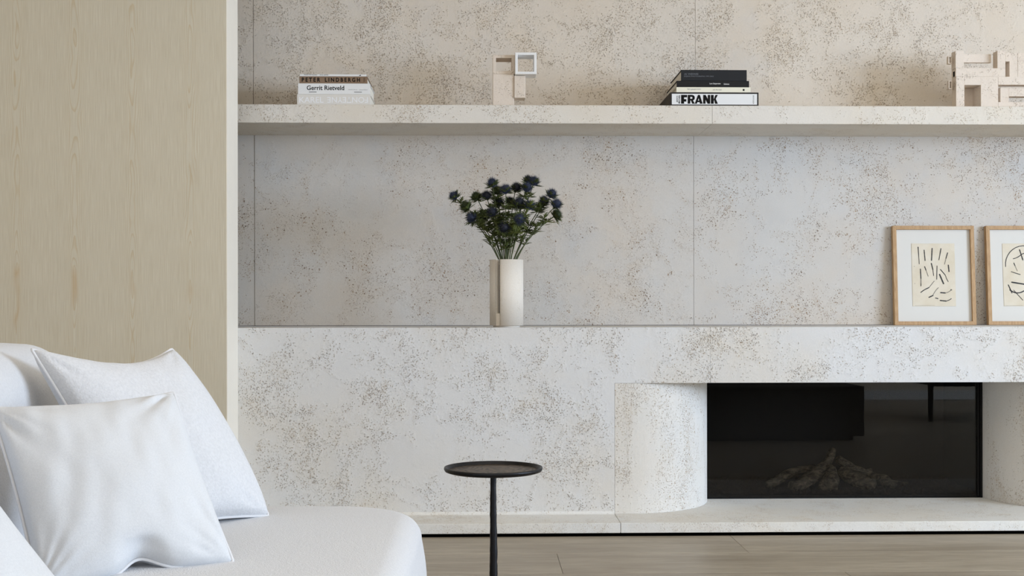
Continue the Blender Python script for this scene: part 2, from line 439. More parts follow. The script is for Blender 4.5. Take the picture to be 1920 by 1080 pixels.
FRONT_BLOBS = [
    (780, 690, 120, 90, .7), (650, 780, 60, 50, .5), (950, 790, 60, 32, 1.7), (885, 780, 26, 22, 2.0), (1010, 760, 26, 20, 1.0), (1020, 690, 40, 22, .4),
    (620, 870, 110, 55, .9), (840, 930, 70, 45, 1.4), (960, 930, 60, 40, .6), (1012, 800, 22, 40, 1.0), (1290, 656, 20, 9, 2.4), (1315, 676, 5, 5, 2),
    (465, 640, 24, 24, 1.0), (740, 640, 60, 45, .5), (1140, 900, 10, 30, 1.2), (1140, 940, 24, 8, 1.0), (1050, 900, 40, 50, .3),
    (1110, 690, 110, 80, -1.2), (1090, 830, 60, 110, -.7), (1230, 650, 50, 40, -.4), (560, 660, 60, 60, -.2), (900, 860, 40, 20, -.3), (720, 860, 50, 90, -.5),
    (560, 790, 60, 60, -.1), (480, 760, 30, 100, -.3), (800, 960, 300, 9, -1.2),
    (1400, 640, 50, 30, .7), (1450, 690, 50, 30, .7), (1770, 680, 110, 32, 1.4), (1700, 640, 50, 30, .4), (1880, 650, 40, 40, 1.0), (1590, 670, 70, 30, -.5), (1570, 620, 60, 14, .5)]
def blob(bl, px, py):
    s = 0.0
    for x, y, rx, ry, a in bl:
        q = ((px - x) / rx) ** 2 + ((py - y) / ry) ** 2
        if q < 9: s += a * math.exp(-q)
    return s
def lin(a, b, step):
    n = max(1, int(round((b - a) / step)))
    return [a + (b - a) * i / n for i in range(n + 1)]
def slab(name, xb, zb, yf, t, mat, parent, blobs=None, inside=None, gap=0.0012, step=0.03, bev=0.0015):
    """Stone slab: gridded front face at y=yf, chamfered border, sides of depth t; inside() cuts L-shapes."""
    xs, zs = [], []
    for lst, brk in ((xs, xb), (zs, zb)):
        for i in range(len(brk) - 1):
            a, b = brk[i], brk[i + 1]
            if i == 0: a += gap
            if i == len(brk) - 2: b -= gap
            part = lin(a, b, step)
            lst.extend(part if i == 0 else part[1:])
    bm = bmesh.new(); vv = {}
    def gv(i, j):
        if (i, j) not in vv: vv[i, j] = bm.verts.new((xs[i], yf, zs[j]))
        return vv[i, j]
    for i in range(len(xs) - 1):
        for j in range(len(zs) - 1):
            cx, cz = (xs[i] + xs[i + 1]) / 2, (zs[j] + zs[j + 1]) / 2
            if inside and not inside(cx, cz): continue
            bm.faces.new((gv(i, j), gv(i + 1, j), gv(i + 1, j + 1), gv(i, j + 1)))
    be = [e for e in bm.edges if e.is_boundary]
    r = bmesh.ops.extrude_edge_only(bm, edges=be)
    nv = [g for g in r['geom'] if isinstance(g, bmesh.types.BMVert)]
    for v in nv: v.co.y += t
    ed = [e for e in be if e.is_valid]
    bmesh.ops.bevel(bm, geom=ed, offset=bev, segments=1, affect='EDGES')
    lay = bm.verts.layers.float.new('density')
    for v in bm.verts:
        px, py = proj(v.co)
        v[lay] = blob(blobs, px, py) if blobs else 0.0
    return bmobj(name, bm, mat, parent)

XP = X(445, YC)                       # right face of the wooden partition
XR = 6.2                              # right wall
XL = -3.4
ZL = Z(613.8, YC)                     # ledge height
ZC = 2.75                             # ceiling
zs_b, zs_t = Z(231.2, YSH), Z(196.8, YSH)     # shelf underside, top

# back wall (clad in travertine slabs)
wall_back = thing('wall_back', (0, YW, 0), 'travertine clad wall behind the shelf and the ledge', None, None, 'structure')
x1, x2 = X(475, YW, 100), X(1304, YW, 100)
slab('stone_slab', [XP - 0.3, x1], [zs_b + 0.02, ZC], YW, 0.05, M['stone_upper'], wall_back, WALL_BLOBS)
slab('stone_slab', [x1, x2], [zs_b + 0.02, ZC], YW, 0.05, M['stone_upper'], wall_back, WALL_BLOBS)
slab('stone_slab', [x2, 3.3], [zs_b + 0.02, ZC], YW + 0.0004, 0.05, M['stone_upper'], wall_back, WALL_BLOBS, gap=0.0002)
slab('stone_slab', [3.3, XR], [zs_b + 0.02, ZC], YW, 0.05, M['stone_upper'], wall_back)
x1, x2 = X(477.6, YW, 430), X(1300.7, YW, 430)
slab('stone_slab', [XP - 0.3, x1], [ZL + 0.001, zs_b + 0.02], YW, 0.05, M['stone_wall'], wall_back, WALL_BLOBS, gap=0.0009)
slab('stone_slab', [x1, x2], [ZL + 0.0012, zs_b + 0.02], YW - 0.002, 0.05, M['stone_wall'], wall_back, WALL_BLOBS, gap=0.0009)
slab('stone_slab', [x2, 3.3], [ZL + 0.001, zs_b + 0.02], YW, 0.05, M['stone_wall'], wall_back, WALL_BLOBS, gap=0.0009)
slab('stone_slab', [3.3, XR], [ZL + 0.001, zs_b + 0.02], YW, 0.05, M['stone_wall'], wall_back)
box('backing', XL, XR, YW + 0.006, YW + 0.25, ZL, ZC, M['joint'], wall_back, 0)

# shelf
xs_j = X(1335.4, YSH, 215)
shelf = thing('wall_shelf', (0, YSH, zs_b), 'long thick travertine shelf running across the stone wall', 'shelf')
SHELF_BLOBS = [(1740, 212, 60, 12, 1.4), (1850, 205, 70, 12, 1.7), (1910, 222, 20, 14, 1.2), (1080, 215, 50, 12, .4), (560, 220, 60, 12, .6), (480, 210, 40, 14, .5), (1530, 215, 120, 14, -.8), (1260, 215, 60, 14, -.6), (1410, 222, 30, 12, .6)]
for a, b in ((XP - 0.15, xs_j), (xs_j, XR - 0.002)):
    xs = lin(a + (0.0006 if a == xs_j else 0), b - (0.0006 if b == xs_j else 0), 0.03); V, Fc = [], []
    prof = [(YW, zs_t), (YSH + 0.0015, zs_t)] + [(YSH, zs_t - 0.0015)] + [(YSH, zs_t - 0.0015 - (zs_t - zs_b - 0.003) * k / 3) for k in (1, 2)] + [(YSH, zs_b + 0.0015), (YSH + 0.0015, zs_b), (YSH + 0.12, zs_b), (YSH + 0.24, zs_b), (YW, zs_b)]
    for x in xs:
        for (y, z) in prof: V.append((x, y, z))
    k = len(prof)
    for i in range(len(xs) - 1):
        for j in range(k):
            Fc.append((i * k + j, i * k + (j + 1) % k, (i + 1) * k + (j + 1) % k, (i + 1) * k + j))
    Fc.append(tuple(range(k))); Fc.append(tuple((len(xs) - 1) * k + j for j in range(k - 1, -1, -1)))
    o = mesh('stone_slab', V, Fc, M['stone_shelf'], shelf)
    at = o.data.attributes.new('density', 'FLOAT', 'POINT')
    at.data.foreach_set('value', [blob(SHELF_BLOBS, *proj(v)) for v in V])
    bm = bmesh.new(); bm.from_mesh(o.data); bmesh.ops.recalc_face_normals(bm, faces=bm.faces); bm.to_mesh(o.data); bm.free()

# chimney breast / low stone front with ledge
zbm = Z(718, YC, 1330)                # underside of the beam
zht = Z(980.7, YH, 1164)              # hearth top
zhb = 0.012
xsj = X(1152.5, YC, 840)              # joint beside the curved cheek
xbj = X(1332, YC, 665)                # joint in the beam
surround = thing('fireplace_surround', (1.3, YC, 0), 'low travertine chimney breast with ledge, beam and curved cheeks around the fire', 'fireplace')
slab('stone_slab', [XP - 0.2, xsj, xbj], [zht, zbm, ZL], YC, 0.3, M['stone_front'], surround, FRONT_BLOBS, inside=lambda x, z: x < xsj or z > zbm, gap=0.0004, bev=0.0008)
slab('stone_slab', [xbj, 3.2], [zbm, ZL], YC + 0.0003, 0.3, M['stone_front'], surround, FRONT_BLOBS, gap=0.0003, bev=0.0006)
slab('stone_slab', [3.2, XR - 0.002], [zht, ZL], YC, 0.3, M['stone_front'], surround)
box('ledge_top', XP - 0.2, XR - 0.002, YC + 0.3002, YW + 0.02, ZL - 0.03, ZL - 0.0004, M['stone_front'], surround, 0)
# curved cheeks
R = YG - YC
def cheek(x_flat, xc, sgn, x_end):
    pl = [(x_flat, YC)]
    for i in range(61):
        a = math.pi / 2 * i / 60
        pl.append((xc + sgn * R * math.sin(a), YC + R - R * math.cos(a)))
    pl.append((xc + sgn * R, YG + 0.003))
    pts = []
    for i in range(len(pl) - 1):
        pts.append(pl[i])
    pts.append(pl[-1])
    zz = lin(zht + 0.0006, zbm - 0.0006, 0.03)
    V, Fc = [], []
    for (x, y) in pts:
        for z in zz: V.append((x, y, z))
    k = len(zz)
    for i in range(len(pts) - 1):
        for j in range(k - 1): Fc.append((i * k + j, (i + 1) * k + j, (i + 1) * k + j + 1, i * k + j + 1))
    # back of the cheek so that it is a solid piece
    nb = len(V)
    V += [(x_flat, YG + 0.003, zz[0]), (x_flat, YG + 0.003, zz[-1])]
    Fc.append(tuple([i * k for i in range(len(pts))] + [nb])[::-1])
    Fc.append(tuple([i * k + k - 1 for i in range(len(pts))] + [nb + 1]))
    Fc.append(((len(pts) - 1) * k, nb, nb + 1, len(V) - 3))
    Fc.append(tuple([nb] + [j for j in range(k)] + [nb + 1]))
    o = mesh('curved_cheek', V, Fc, M['stone_curve'], surround)
    bm = bmesh.new(); bm.from_mesh(o.data); bmesh.ops.recalc_face_normals(bm, faces=bm.faces); bm.to_mesh(o.data); bm.free()
    return o
s_edge = (1327 - 903.0) / F
ang = math.atan(s_edge) - math.asin(R / math.hypot(0.58, YG))
xc1 = YG * math.tan(ang)
cheek(xsj + 0.0008, xc1, 1, None)
xg2 = X(1841, YG, 820)
cheek(3.2 - 0.001, xg2 + R, -1, None)
# small cove at the foot of the plain front
V, Fc = [], []
cv = 0.012
for x in (XP + 0.003, xsj - 0.0007):
    for i in range(7):
        a = math.pi / 2 * i / 6
        V.append((x, YC - cv + cv * math.sin(a), zht + cv - cv * math.cos(a)))
    V.append((x, YC + 0.01, zht))
Fc = [(i, i + 1, 9 + i, 8 + i) for i in range(6)] + [tuple(range(7, -1, -1)), tuple(range(8, 16))]
mesh('cove', V, Fc, M['stone_hearth'], surround, smooth=False)
# hearth slabs and the shadow gap under them
xhj = X(1164, YH, 990)
for a, b in ((XP + 0.003, xsj), (xsj, 3.2), (3.2, XR - 0.002)):
    bm = bmesh.new(); add_box(bm, a + 0.0008, b - 0.0008, YH, YG + 0.04, zhb, zht, 0.002, 2)
    bmobj('hearth_slab', bm, M['stone_hearth'], surround)
box('toe_kick', XP + 0.003, XR - 0.002, YH + 0.03, YG, 0.0, zhb, M['gap'], surround, 0)

# fire insert
xg1 = xc1 + R - 0.004
fire = thing('electric_fire', ((xg1 + xg2) / 2, YG, zht), 'wide black built-in fire behind dark reflecting glass', 'fireplace insert')
box('glass', xg1 + 0.004, xg2 - 0.02, YG - 0.002, YG + 0.002, zht + 0.006, zbm + 0.02, M['fire_glass'], fire, 0)
bm = bmesh.new()
fy0, fy1 = YG - 0.004, YG + 0.42
add_box(bm, xg1 - 0.02, xg2 + 0.02, fy1, fy1 + 0.02, zht, zbm + 0.05)
add_box(bm, xg1 - 0.02, xg1 + 0.003, YG + 0.004, fy1, zht, zbm + 0.05)
add_box(bm, xg2 - 0.006, xg2 + 0.02, YG + 0.004, fy1, zht, zbm + 0.05)
add_box(bm, xg1 - 0.02, xg2 + 0.02, YG + 0.004, fy1, zbm + 0.03, zbm + 0.05)
add_box(bm, xg1 - 0.02, xg2 + 0.02, YG + 0.004, fy1, zht + 0.0005, zht + 0.012)
bmobj('firebox', bm, M['firebox'], fire)
bm = bmesh.new()
add_box(bm, xg1, xg2, YG - 0.006, YG + 0.006, zht, zht + 0.006, 0.001)
add_box(bm, xg2 - 0.022, xg2 - 0.013, YG - 0.006, YG + 0.006, zht, zbm + 0.03, 0.001)
add_box(bm, xg2 - 0.010, xg2, YG - 0.008, YG + 0.006, zht, zbm + 0.03, 0.001)
add_box(bm, xg1, xg1 + 0.004, YG - 0.004, YG + 0.006, zht, zbm + 0.03, 0.001)
bmobj('frame', bm, M['black'], fire)
ZF = zht + 0.012
# ember bed
V, Fc = [], []
for i in range(2600):
    x = random.uniform(xg1 + 0.012, xg2 - 0.03); y = random.uniform(YG + 0.012, YG + 0.36)
    s = random.uniform(0.006, 0.016); z = ZF + random.uniform(0, 0.014) + 0.02 * max(0, (y - YG - 0.05) / 0.35)
    b = len(V)
    for k in range(5):
        a = 2 * math.pi * k / 5 + random.uniform(-.4, .4)
        V.append((x + s * math.cos(a) * random.uniform(.6, 1.3), y + s * math.sin(a) * random.uniform(.6, 1.3), z + random.uniform(-.3, .3) * s))
    V.append((x, y, z + s * random.uniform(.3, .9)))
    Fc += [(b + k, b + (k + 1) % 5, b + 5) for k in range(5)]
o = mesh('ember_bed', V, Fc, M['ember'], None)
tag(o, 'bed of dark ember chips along the floor of the fire', 'embers', None, 'stuff')

def log(label, pts, rad):
    P3 = [P(px, py, YG + dy) for px, py, dy in pts]
    # refine
    Q, RR = [], []
    for i in range(len(P3) - 1):
        for k in range(6):
            t = k / 6
            p0 = P3[max(i - 1, 0)]; p1 = P3[i]; p2 = P3[i + 1]; p3 = P3[min(i + 2, len(P3) - 1)]
            Q.append(0.5 * ((2 * p1) + (p2 - p0) * t + (2 * p0 - 5 * p1 + 4 * p2 - p3) * t * t + (3 * p1 - p0 - 3 * p2 + p3) * t ** 3))
            RR.append(rad[i] * (1 - t) + rad[i + 1] * t)
    Q.append(P3[-1]); RR.append(rad[-1])
    for k, p in enumerate(Q): p.z = max(p.z, ZF + RR[k] * 0.75)
    sd = random.uniform(0, 50)
    jit = lambda p, k, i: 1 + 0.35 * mn.noise(Vector((k * 1.7 + sd, i * 0.35, sd))) + 0.12 * mn.noise(Vector((k * 3.1, i * 1.3 + sd, 2)))
    V, Fc = tube_geo(Q, RR, 14, True, jit)
    r = thing('log', Q[0], label, 'log', 'logs in the fire')
    mesh('bark', V, Fc, M['log'], r, smooth=True)
    e = Q[0]; d = (Q[0] - Q[1]).normalized()
    s1 = d.orthogonal().normalized(); s2 = d.cross(s1)
    rr = RR[0] * 0.8
    vv = [e + d * 0.004] + [e + d * 0.002 + (s1 * math.cos(a) + s2 * math.sin(a)) * rr for a in [2 * math.pi * k / 12 for k in range(12)]]
    mesh('cut_end', vv, [(0, 1 + k, 1 + (k + 1) % 12) for k in range(12)], M['log'], r)
log('long crooked log rising from the left to the tip of the pile', [(1484, 922, .07), (1526, 892, .12), (1552, 866, .17), (1562, 842, .20)], [.030, .027, .020, .014])
log('thick upright log stub in the middle of the pile', [(1553, 925, .06), (1556, 900, .10), (1558, 876, .14)], [.042, .036, .020])
log('slim knotty log leaning down to the right from the tip', [(1571, 861, .17), (1597, 877, .19), (1618, 885, .21), (1634, 884, .22)], [.018, .020, .016, .013])
log('low log lying behind on the left side of the pile', [(1438, 911, .13), (1481, 888, .17), (1528, 876, .21)], [.018, .020, .013])
log('broad log with a sawn end lying low right of the middle', [(1638, 912, .08), (1605, 900, .13), (1575, 884, .18)], [.032, .034, .024])
log('dark log lying behind the broad one on the right', [(1676, 918, .12), (1655, 900, .17), (1630, 892, .22)], [.022, .026, .020])
log('thin stick at the far right of the pile', [(1702, 909, .20), (1670, 905, .22), (1640, 900, .25)], [.011, .013, .012])

# ------------------------------------------------------------------ wooden partition at the left
YPF = YH
wl = thing('wall_left', (XP, YPF, 0), 'pale larch veneered partition standing left of the stone wall', None, None, 'structure')
xpa = X(107, YPF, 400)
box('panel', XL, xpa - 0.0001, YPF, YC, 0, ZC, M['panel'], wl, 0.0003)
box('panel', xpa + 0.0001, XP - 0.0005, YPF, YC - 0.0, 0, ZC, M['panel'], wl, 0.0003)
box('edge_panel', XP - 0.0004, XP + 0.0026, YPF + 0.0008, YC - 0.0004, 0, ZC, M['panel_edge'], wl, 0.0004)

# ------------------------------------------------------------------ floor of wide planks
floor = thing('floor', (0, 0, 0), 'wide taupe oak floorboards', None, None, 'structure')
PW = 0.326
yrow = 4.324 * CY
rows = [yrow + PW] + [yrow - PW * i for i in range(0, 18)]
xj_a = X(1403.5, 4.324, 1037.3); xj_b = X(1044, 4.324, 1040)
for i in range(len(rows) - 1):
    y1, y0 = rows[i], rows[i + 1]
    if y1 < -1.0: break
    st = {0: xj_a, 1: xj_b}.get(i, random.uniform(0, 2.2))
    xs = [st - 2.3 * k for k in range(3, 0, -1)] + [st + 2.3 * k for k in range(0, 4)]
    xs = [x for x in xs if XL < x < XR]
    xs = [XL] + xs + [XR]
    for a, b in zip(xs[:-1], xs[1:]):
        if b - a < 0.05: continue
        box('plank', a + 0.0006, b - 0.0006, max(y0, -1.2) + 0.0013, y1 - 0.0013, -0.02, 0.0, M['floor'], floor, 0.0008)
box('subfloor', XL, XR, -1.2, YW + 0.1, -0.06, -0.021, M['gap'], floor, 0)

# rest of the room (outside the frame, it bounces and shapes the light)
o = box('ceiling', XL, XR + 0.3, -1.2, YW + 0.25, ZC, ZC + 0.1, M['white_wall'], None, 0); o['kind'] = 'structure'
bm = bmesh.new()
bx0, bx1, bz0, bz1 = -2.5, 1.3, 0.45, 2.45  # unseen opening, made up to let the rear fill lamp through
add_box(bm, XL, bx0, -1.3, -1.1, -0.05, ZC); add_box(bm, bx1, XR + 0.3, -1.3, -1.1, -0.05, ZC)
add_box(bm, bx0, bx1, -1.3, -1.1, -0.05, bz0); add_box(bm, bx0, bx1, -1.3, -1.1, bz1, ZC)
o = bmobj('wall_behind', bm, M['white_wall']); o['kind'] = 'structure'
w2 = thing('rear_fill_opening', ((bx0 + bx1) / 2, -1.2, bz0), 'opening added behind the camera for the front fill light', None, None, 'structure')
bm = bmesh.new()
for x in (bx0, bx1 - .04): add_box(bm, x, x + .04, -1.18, -1.12, bz0, bz1)
add_box(bm, bx0, bx1, -1.18, -1.12, bz0, bz0 + .04); add_box(bm, bx0, bx1, -1.18, -1.12, bz1 - .04, bz1)
bmobj('window_frame', bm, M['black'], w2)  # frame around the added opening
o = box('baseboard_behind', XL, XR, -1.1, -1.085, 0, 0.09, M['white_paint'], None, 0.002); o['kind'] = 'structure'
o = box('wall_side', XL - 0.2, XL, -1.3, YPF + 0.3, -0.05, ZC, M['white_wall'], None, 0); o['kind'] = 'structure'
wy0, wy1, wz0, wz1 = -0.25, 2.85, 0.9, 2.3
bm = bmesh.new()
add_box(bm, XR, XR + 0.2, -1.3, wy0, -0.05, ZC); add_box(bm, XR, XR + 0.2, wy1, YW + 0.25, -0.05, ZC)
add_box(bm, XR, XR + 0.2, wy0, wy1, -0.05, wz0); add_box(bm, XR, XR + 0.2, wy0, wy1, wz1, ZC)
o = bmobj('wall_right', bm, M['white_wall']); o['kind'] = 'structure'
win = thing('window_1', (XR, (wy0 + wy1) / 2, wz0), 'wide window in the right wall', None, None, 'structure')
bm = bmesh.new()
for y in (wy0, (wy0 + wy1) / 2 - .02, wy1 - .04): add_box(bm, XR + .02, XR + .08, y, y + .04, wz0, wz1)
add_box(bm, XR + .02, XR + .08, wy0, wy1, wz0, wz0 + .04); add_box(bm, XR + .02, XR + .08, wy0, wy1, wz1 - .04, wz1)
bmobj('window_frame', bm, M['black'], win)

# dark furniture mirrored in the fire glass
ct = thing('coffee_table', (2.0, 2.2, 0), 'low dark block table mirrored in the fire glass', 'table')
box('top', 1.42, 2.5, 1.75, 2.5, 0.03, 0.355, M['dark_fabric'], ct, 0.004)
box('plinth', 1.48, 2.44, 1.8, 2.45, 0.0, 0.03, M['black'], ct, 0)
ac = thing('armchair', (3.85, 0.95, 0), 'dark low armchair on straight legs mirrored in the fire glass', 'chair')
bm = bmesh.new(); add_box(bm, 3.4, 4.3, 0.5, 1.25, 0.27, 0.42, 0.06, 3); bmobj('seat', bm, M['dark_fabric'], ac, True)
bm = bmesh.new(); add_box(bm, 3.4, 4.3, 0.42, 0.58, 0.4, 0.8, 0.06, 3); bmobj('backrest', bm, M['dark_fabric'], ac, True)
if True:
    for x, y in ((3.43, 1.16), (4.2, 1.16), (4.3, 0.55), (4.25, 0.55)):
        V, Fc = tube_geo([(x, y, 0), (x, y, 0.3)], [.018, .022], 10); mesh('leg', V, Fc, M['black'], ac)

# ------------------------------------------------------------------ sofa
def loft(outline_fn, levels, n):
    """levels: (inset, z); outline_fn(inset) -> n points"""
    V, Fc = [], []
    for ins, z, dz in levels:
        for (x, y) in outline_fn(ins): V.append(Vector((x, y, z)))
    L = len(levels)
    for i in range(L - 1):
        for k in range(n): Fc.append((i * n + k, i * n + (k + 1) % n, (i + 1) * n + (k + 1) % n, (i + 1) * n + k))
    return V, Fc
def rrect(x0, x1, y0, y1, rads, ins, m=16):
    """rounded rectangle; rads for corners (x1,y1),(x0,y1),(x0,y0),(x1,y0)"""
    pts = []
    x0 += ins; x1 -= ins; y0 += ins; y1 -= ins
    for (cx, cy, a0), r in zip(((x1, y1, 0), (x0, y1, 90), (x0, y0, 180), (x1, y0, 270)), rads):
        rx = max(r - ins, 0.01)
        ox = cx - rx if cx == x1 else cx + rx
        oy = cy - rx if cy == y1 else cy + rx
        for k in range(m):
            a = math.radians(a0 + 90 * k / (m - 1))
            pts.append((ox + rx * math.cos(a), oy + rx * math.sin(a)))
    return pts
def puff(name, x0, x1, y0, y1, z0, z1, rads, fil, mat, parent, crown=0.01, lean=0.0, groove=None, nz=10):
    m = 16; n = 4 * m
    lev = []
    for k in range(8):                                        # lower edge
        a = math.pi / 2 * k / 7
        lev.append((fil * 0.6 * (1 - math.sin(a)), z0 + fil * 0.6 * (1 - math.cos(a)), 0))
    for k in range(1, nz):
        t = k / nz
        lev.append((-0.012 * math.sin(math.pi * t), z0 + fil * 0.6 + (z1 - fil - z0 - fil * 0.6) * t, 0))
    for k in range(12):
        a = math.pi / 2 * k / 11
        lev.append((fil * (1 - math.cos(a)), z1 - fil + fil * math.sin(a), 0))
    if groove:
        g, dep = groove
        for ins, dz in ((fil + 0.006, 0.0), (fil + g, -dep), (fil + g + 0.012, -dep * 0.3), (fil + g + 0.03, 0.003)):
            lev.append((ins, z1 + dz, 0))
    last = lev[-1][0]
    mx = min(x1 - x0, y1 - y0) / 2 - 0.02
    for k in range(1, 9):
        t = k / 8
        lev.append((last + (mx - last) * t, z1 + crown * math.sin(t * math.pi / 2), 0))
    V, Fc = loft(lambda i: rrect(x0, x1, y0, y1, rads, i, m), lev, n)
    L = len(lev)
    Fc.append(tuple((L - 1) * n + k for k in range(n))); Fc.append(tuple(range(n - 1, -1, -1)))
    for v in V:
        v.x -= lean * max(0, v.z - z0)
        d = mn.noise(Vector((v.x * 4, v.y * 4, v.z * 4))) * 0.004
        v.z += d; v.x += d * 0.5
    bm = bmesh.new()
    bv = [bm.verts.new(v) for v in V]
    for f in Fc: bm.faces.new([bv[i] for i in f])
    return bmobj(name, bm, mat, parent, True)
ZS = 0.38
sofa = thing('sofa', (-0.6, 1.9, 0), 'white boucle sofa with low rounded seat in the left foreground', 'sofa')
puff('seat', -1.02, -0.140, 0.75, 3.08, 0.09, ZS, (0.21, .1, .1, .21), 0.055, M['sofa'], sofa, crown=0.003, groove=None)
puff('backrest', -1.32, -0.93, 0.70, 3.02, 0.09, 0.782, (.12, .12, .12, .12), 0.11, M['sofa'], sofa, crown=0.006, lean=0.06)
box('plinth', -1.2, -0.25, 0.9, 2.85, 0.0, 0.1, M['black'], sofa, 0.002)

# ------------------------------------------------------------------ pillows
def pillow(name, label, TL, TR, BR, BL, T, mat, seed, pinch=0.05, wr=0.006, dents=(), N=56, ear=0.0, bow=(0, 0, 0, 0)):
    """corners in world space (front face towards the camera); dents: (u,v,ru,rv,amount along normal, amount along v)"""
    TL, TR, BR, BL = map(Vector, (TL, TR, BR, BL))
    c = (TL + TR + BR + BL) / 4
    nrm = ((TR - TL) + (BR - BL)).cross((TL - BL) + (TR - BR)).normalized()   # towards the viewer
    vdir = ((TL - BL) + (TR - BR)).normalized()
    def pos(u, v, side):
        # edges drawn in between the corners
        eu = 1 - pinch * (1 - v * v) ** 1.2; ev = 1 - pinch * (1 - u * u) ** 1.2
        eu += (bow[0] if u > 0 else bow[1]) * (1 - v * v)
        ev += (bow[2] if v > 0 else bow[3]) * (1 - u * u)
        uu, vv = u * eu, v * ev
        a, b = (uu + 1) / 2, (vv + 1) / 2
        p = (BL * (1 - a) + BR * a) * (1 - b) + (TL * (1 - a) + TR * a) * b
        q = max(0, (1 - u * u)) * max(0, (1 - v * v))
        t = T * q ** 0.36 * (1 - 0.10 * (1 - q))
        # creases running in from the corners and soft ripples
        s = Vector((u * 1.6 + seed, v * 1.6, seed * 0.7 + side))
        t *= 1 + 0.10 * mn.noise(s)
        r = math.hypot(abs(u) - 1, abs(v) - 1)
        th = math.atan2(abs(v) - 1.05, abs(u) - 1.05)
        cr = mn.noise(Vector((th * 5 + seed * 3 + (3 if u > 0 else 0) + (7 if v > 0 else 0), r * 0.8, side))) * math.exp(-(r / 0.5) ** 2)
        t += wr * 1.4 * cr * min(1, q * 14)
        t += wr * 0.5 * mn.noise(Vector((u * 5 + seed, v * 2.2, side + 4))) * min(1, q * 6)
        p = p + nrm * t * side
        for (du, dv, ru, rv, an, av) in dents:
            g = math.exp(-((u - du) / ru) ** 2 - ((v - dv) / rv) ** 2)
            p = p + nrm * (an * g) + vdir * (av * g)
        return p
    V, Fc = [], []
    def cs(i): 
        t = 2 * i / N - 1
        return math.sin(t * math.pi / 2) * 0.35 + t * 0.65
    idx = {}
    for side in (1, -1):
        for i in range(N + 1):
            for j in range(N + 1):
                edge = i in (0, N) or j in (0, N)
                if edge and side == -1: idx[side, i, j] = idx[1, i, j]; continue
                idx[side, i, j] = len(V); V.append(pos(cs(i), cs(j), side))
    for side in (1, -1):
        for i in range(N):
            for j in range(N):
                f = (idx[side, i, j], idx[side, i + 1, j], idx[side, i + 1, j + 1], idx[side, i, j + 1])
                Fc.append(f if side == 1 else f[::-1])
    root = thing(name, tuple((BL + BR) / 2), label, 'pillow')
    mesh('cover', V, Fc, mat, root, smooth=True)
    per = [(i, 0) for i in range(N)] + [(N, j) for j in range(N)] + [(i, N) for i in range(N, 0, -1)] + [(0, j) for j in range(N, 0, -1)]
    pts = [V[idx[1, i, j]] for i, j in per]
    sm = [(pts[k - 1] + pts[k] * 2 + pts[(k + 1) % len(pts)]) / 4 for k in range(len(pts))]
    sm = [p + (p - c).normalized() * 0.002 for p in sm]
    PV, PF = [], []
    nn = 6
    L = len(sm)
    for k in range(L):
        t = (sm[(k + 1) % L] - sm[k - 1]).normalized()
        a = nrm - t * nrm.dot(t); a.normalize(); b = t.cross(a)
        for q in range(nn):
            an = 2 * math.pi * q / nn
            PV.append(sm[k] + (a * math.cos(an) + b * math.sin(an)) * 0.0034)
    for k in range(L):
        for q in range(nn): PF.append((k * nn + q, k * nn + (q + 1) % nn, ((k + 1) % L) * nn + (q + 1) % nn, ((k + 1) % L) * nn + q))
    mesh('piping', PV, PF, M['piping'], root, smooth=True)
    return root
P2 = dict(TL=PD(60, 655, 2.62), TR=PD(322, 655, 2.93), BR=PD(502, 966, 2.86)); P2['BL'] = P2['BR'] + (P2['TL'] - P2['TR'])
pillow('pillow', 'white nubby wool pillow with piping leaning on the sofa back behind the smooth one', P2['TL'], P2['TR'], P2['BR'], P2['BL'], 0.085, M['pillow_boucle'], 3.3, pinch=0.06, bow=(0.13, 0, -0.15, 0))
P1 = dict(TL=PD(-16, 766, 2.33), TR=PD(325, 738, 2.52), BR=PD(436, 1054, 2.33)); P1['BL'] = P1['BR'] + (P1['TL'] - P1['TR'])
pillow('pillow', 'smooth white linen pillow with piping in front of the nubby one', P1['TL'], P1['TR'], P1['BR'], P1['BL'], 0.075, M['pillow_linen'], 8.1, pinch=0.035, bow=(0, 0, -0.05, 0), wr=0.010,
       dents=((0.05, -0.97, .22, .18, -0.005, 0.035),))
P3 = dict(TL=PD(-400, 962, 1.80), TR=PD(-100, 832, 2.02), BR=PD(168, 1172, 1.88)); P3['BL'] = P3['BR'] + (P3['TL'] - P3['TR'])
pillow('pillow', 'white pillow cut off at the bottom left corner of the picture', P3['TL'], P3['TR'], P3['BR'], P3['BL'], 0.07, M['pillow_linen'], 5.7, pinch=0.04)

# ------------------------------------------------------------------ side table
dt = 3.36
tc_ = PD(925, 876.5, dt)
tr = 185.5 / 2 / F * dt
tx, ty, tz = tc_
st = thing('side_table', (tx, ty, 0), 'small round black tray table on a single hammered stem', 'table')
V, Fc = lathe_geo([(0.0, tz - 0.012), (tr - 0.012, tz - 0.012), (tr - 0.003, tz - 0.009), (tr, tz - 0.003), (tr - 0.001, tz + 0.0015), (tr - 0.004, tz + 0.002), (tr - 0.0065, tz), (tr - 0.010, tz - 0.006), (tr - 0.0115, tz - 0.0075)], tx, ty, 72)
mesh('rim', V, Fc, M['black_metal'], st, smooth=True)
V, Fc = lathe_geo([(0.0, tz - 0.0068), (tr * 0.5, tz - 0.0069), (tr - 0.011, tz - 0.007), (tr - 0.011, tz - 0.010)], tx, ty, 72)
b0 = Vector((tx, ty, 0)); me = bpy.data.meshes.new('tray'); me.from_pydata([tuple(v - Vector((tx, ty, tz))) for v in V], [], Fc)
o = link('tray', me, M['tray'], st, True); o.location = (0, 0, tz)
pts, rad = [], []
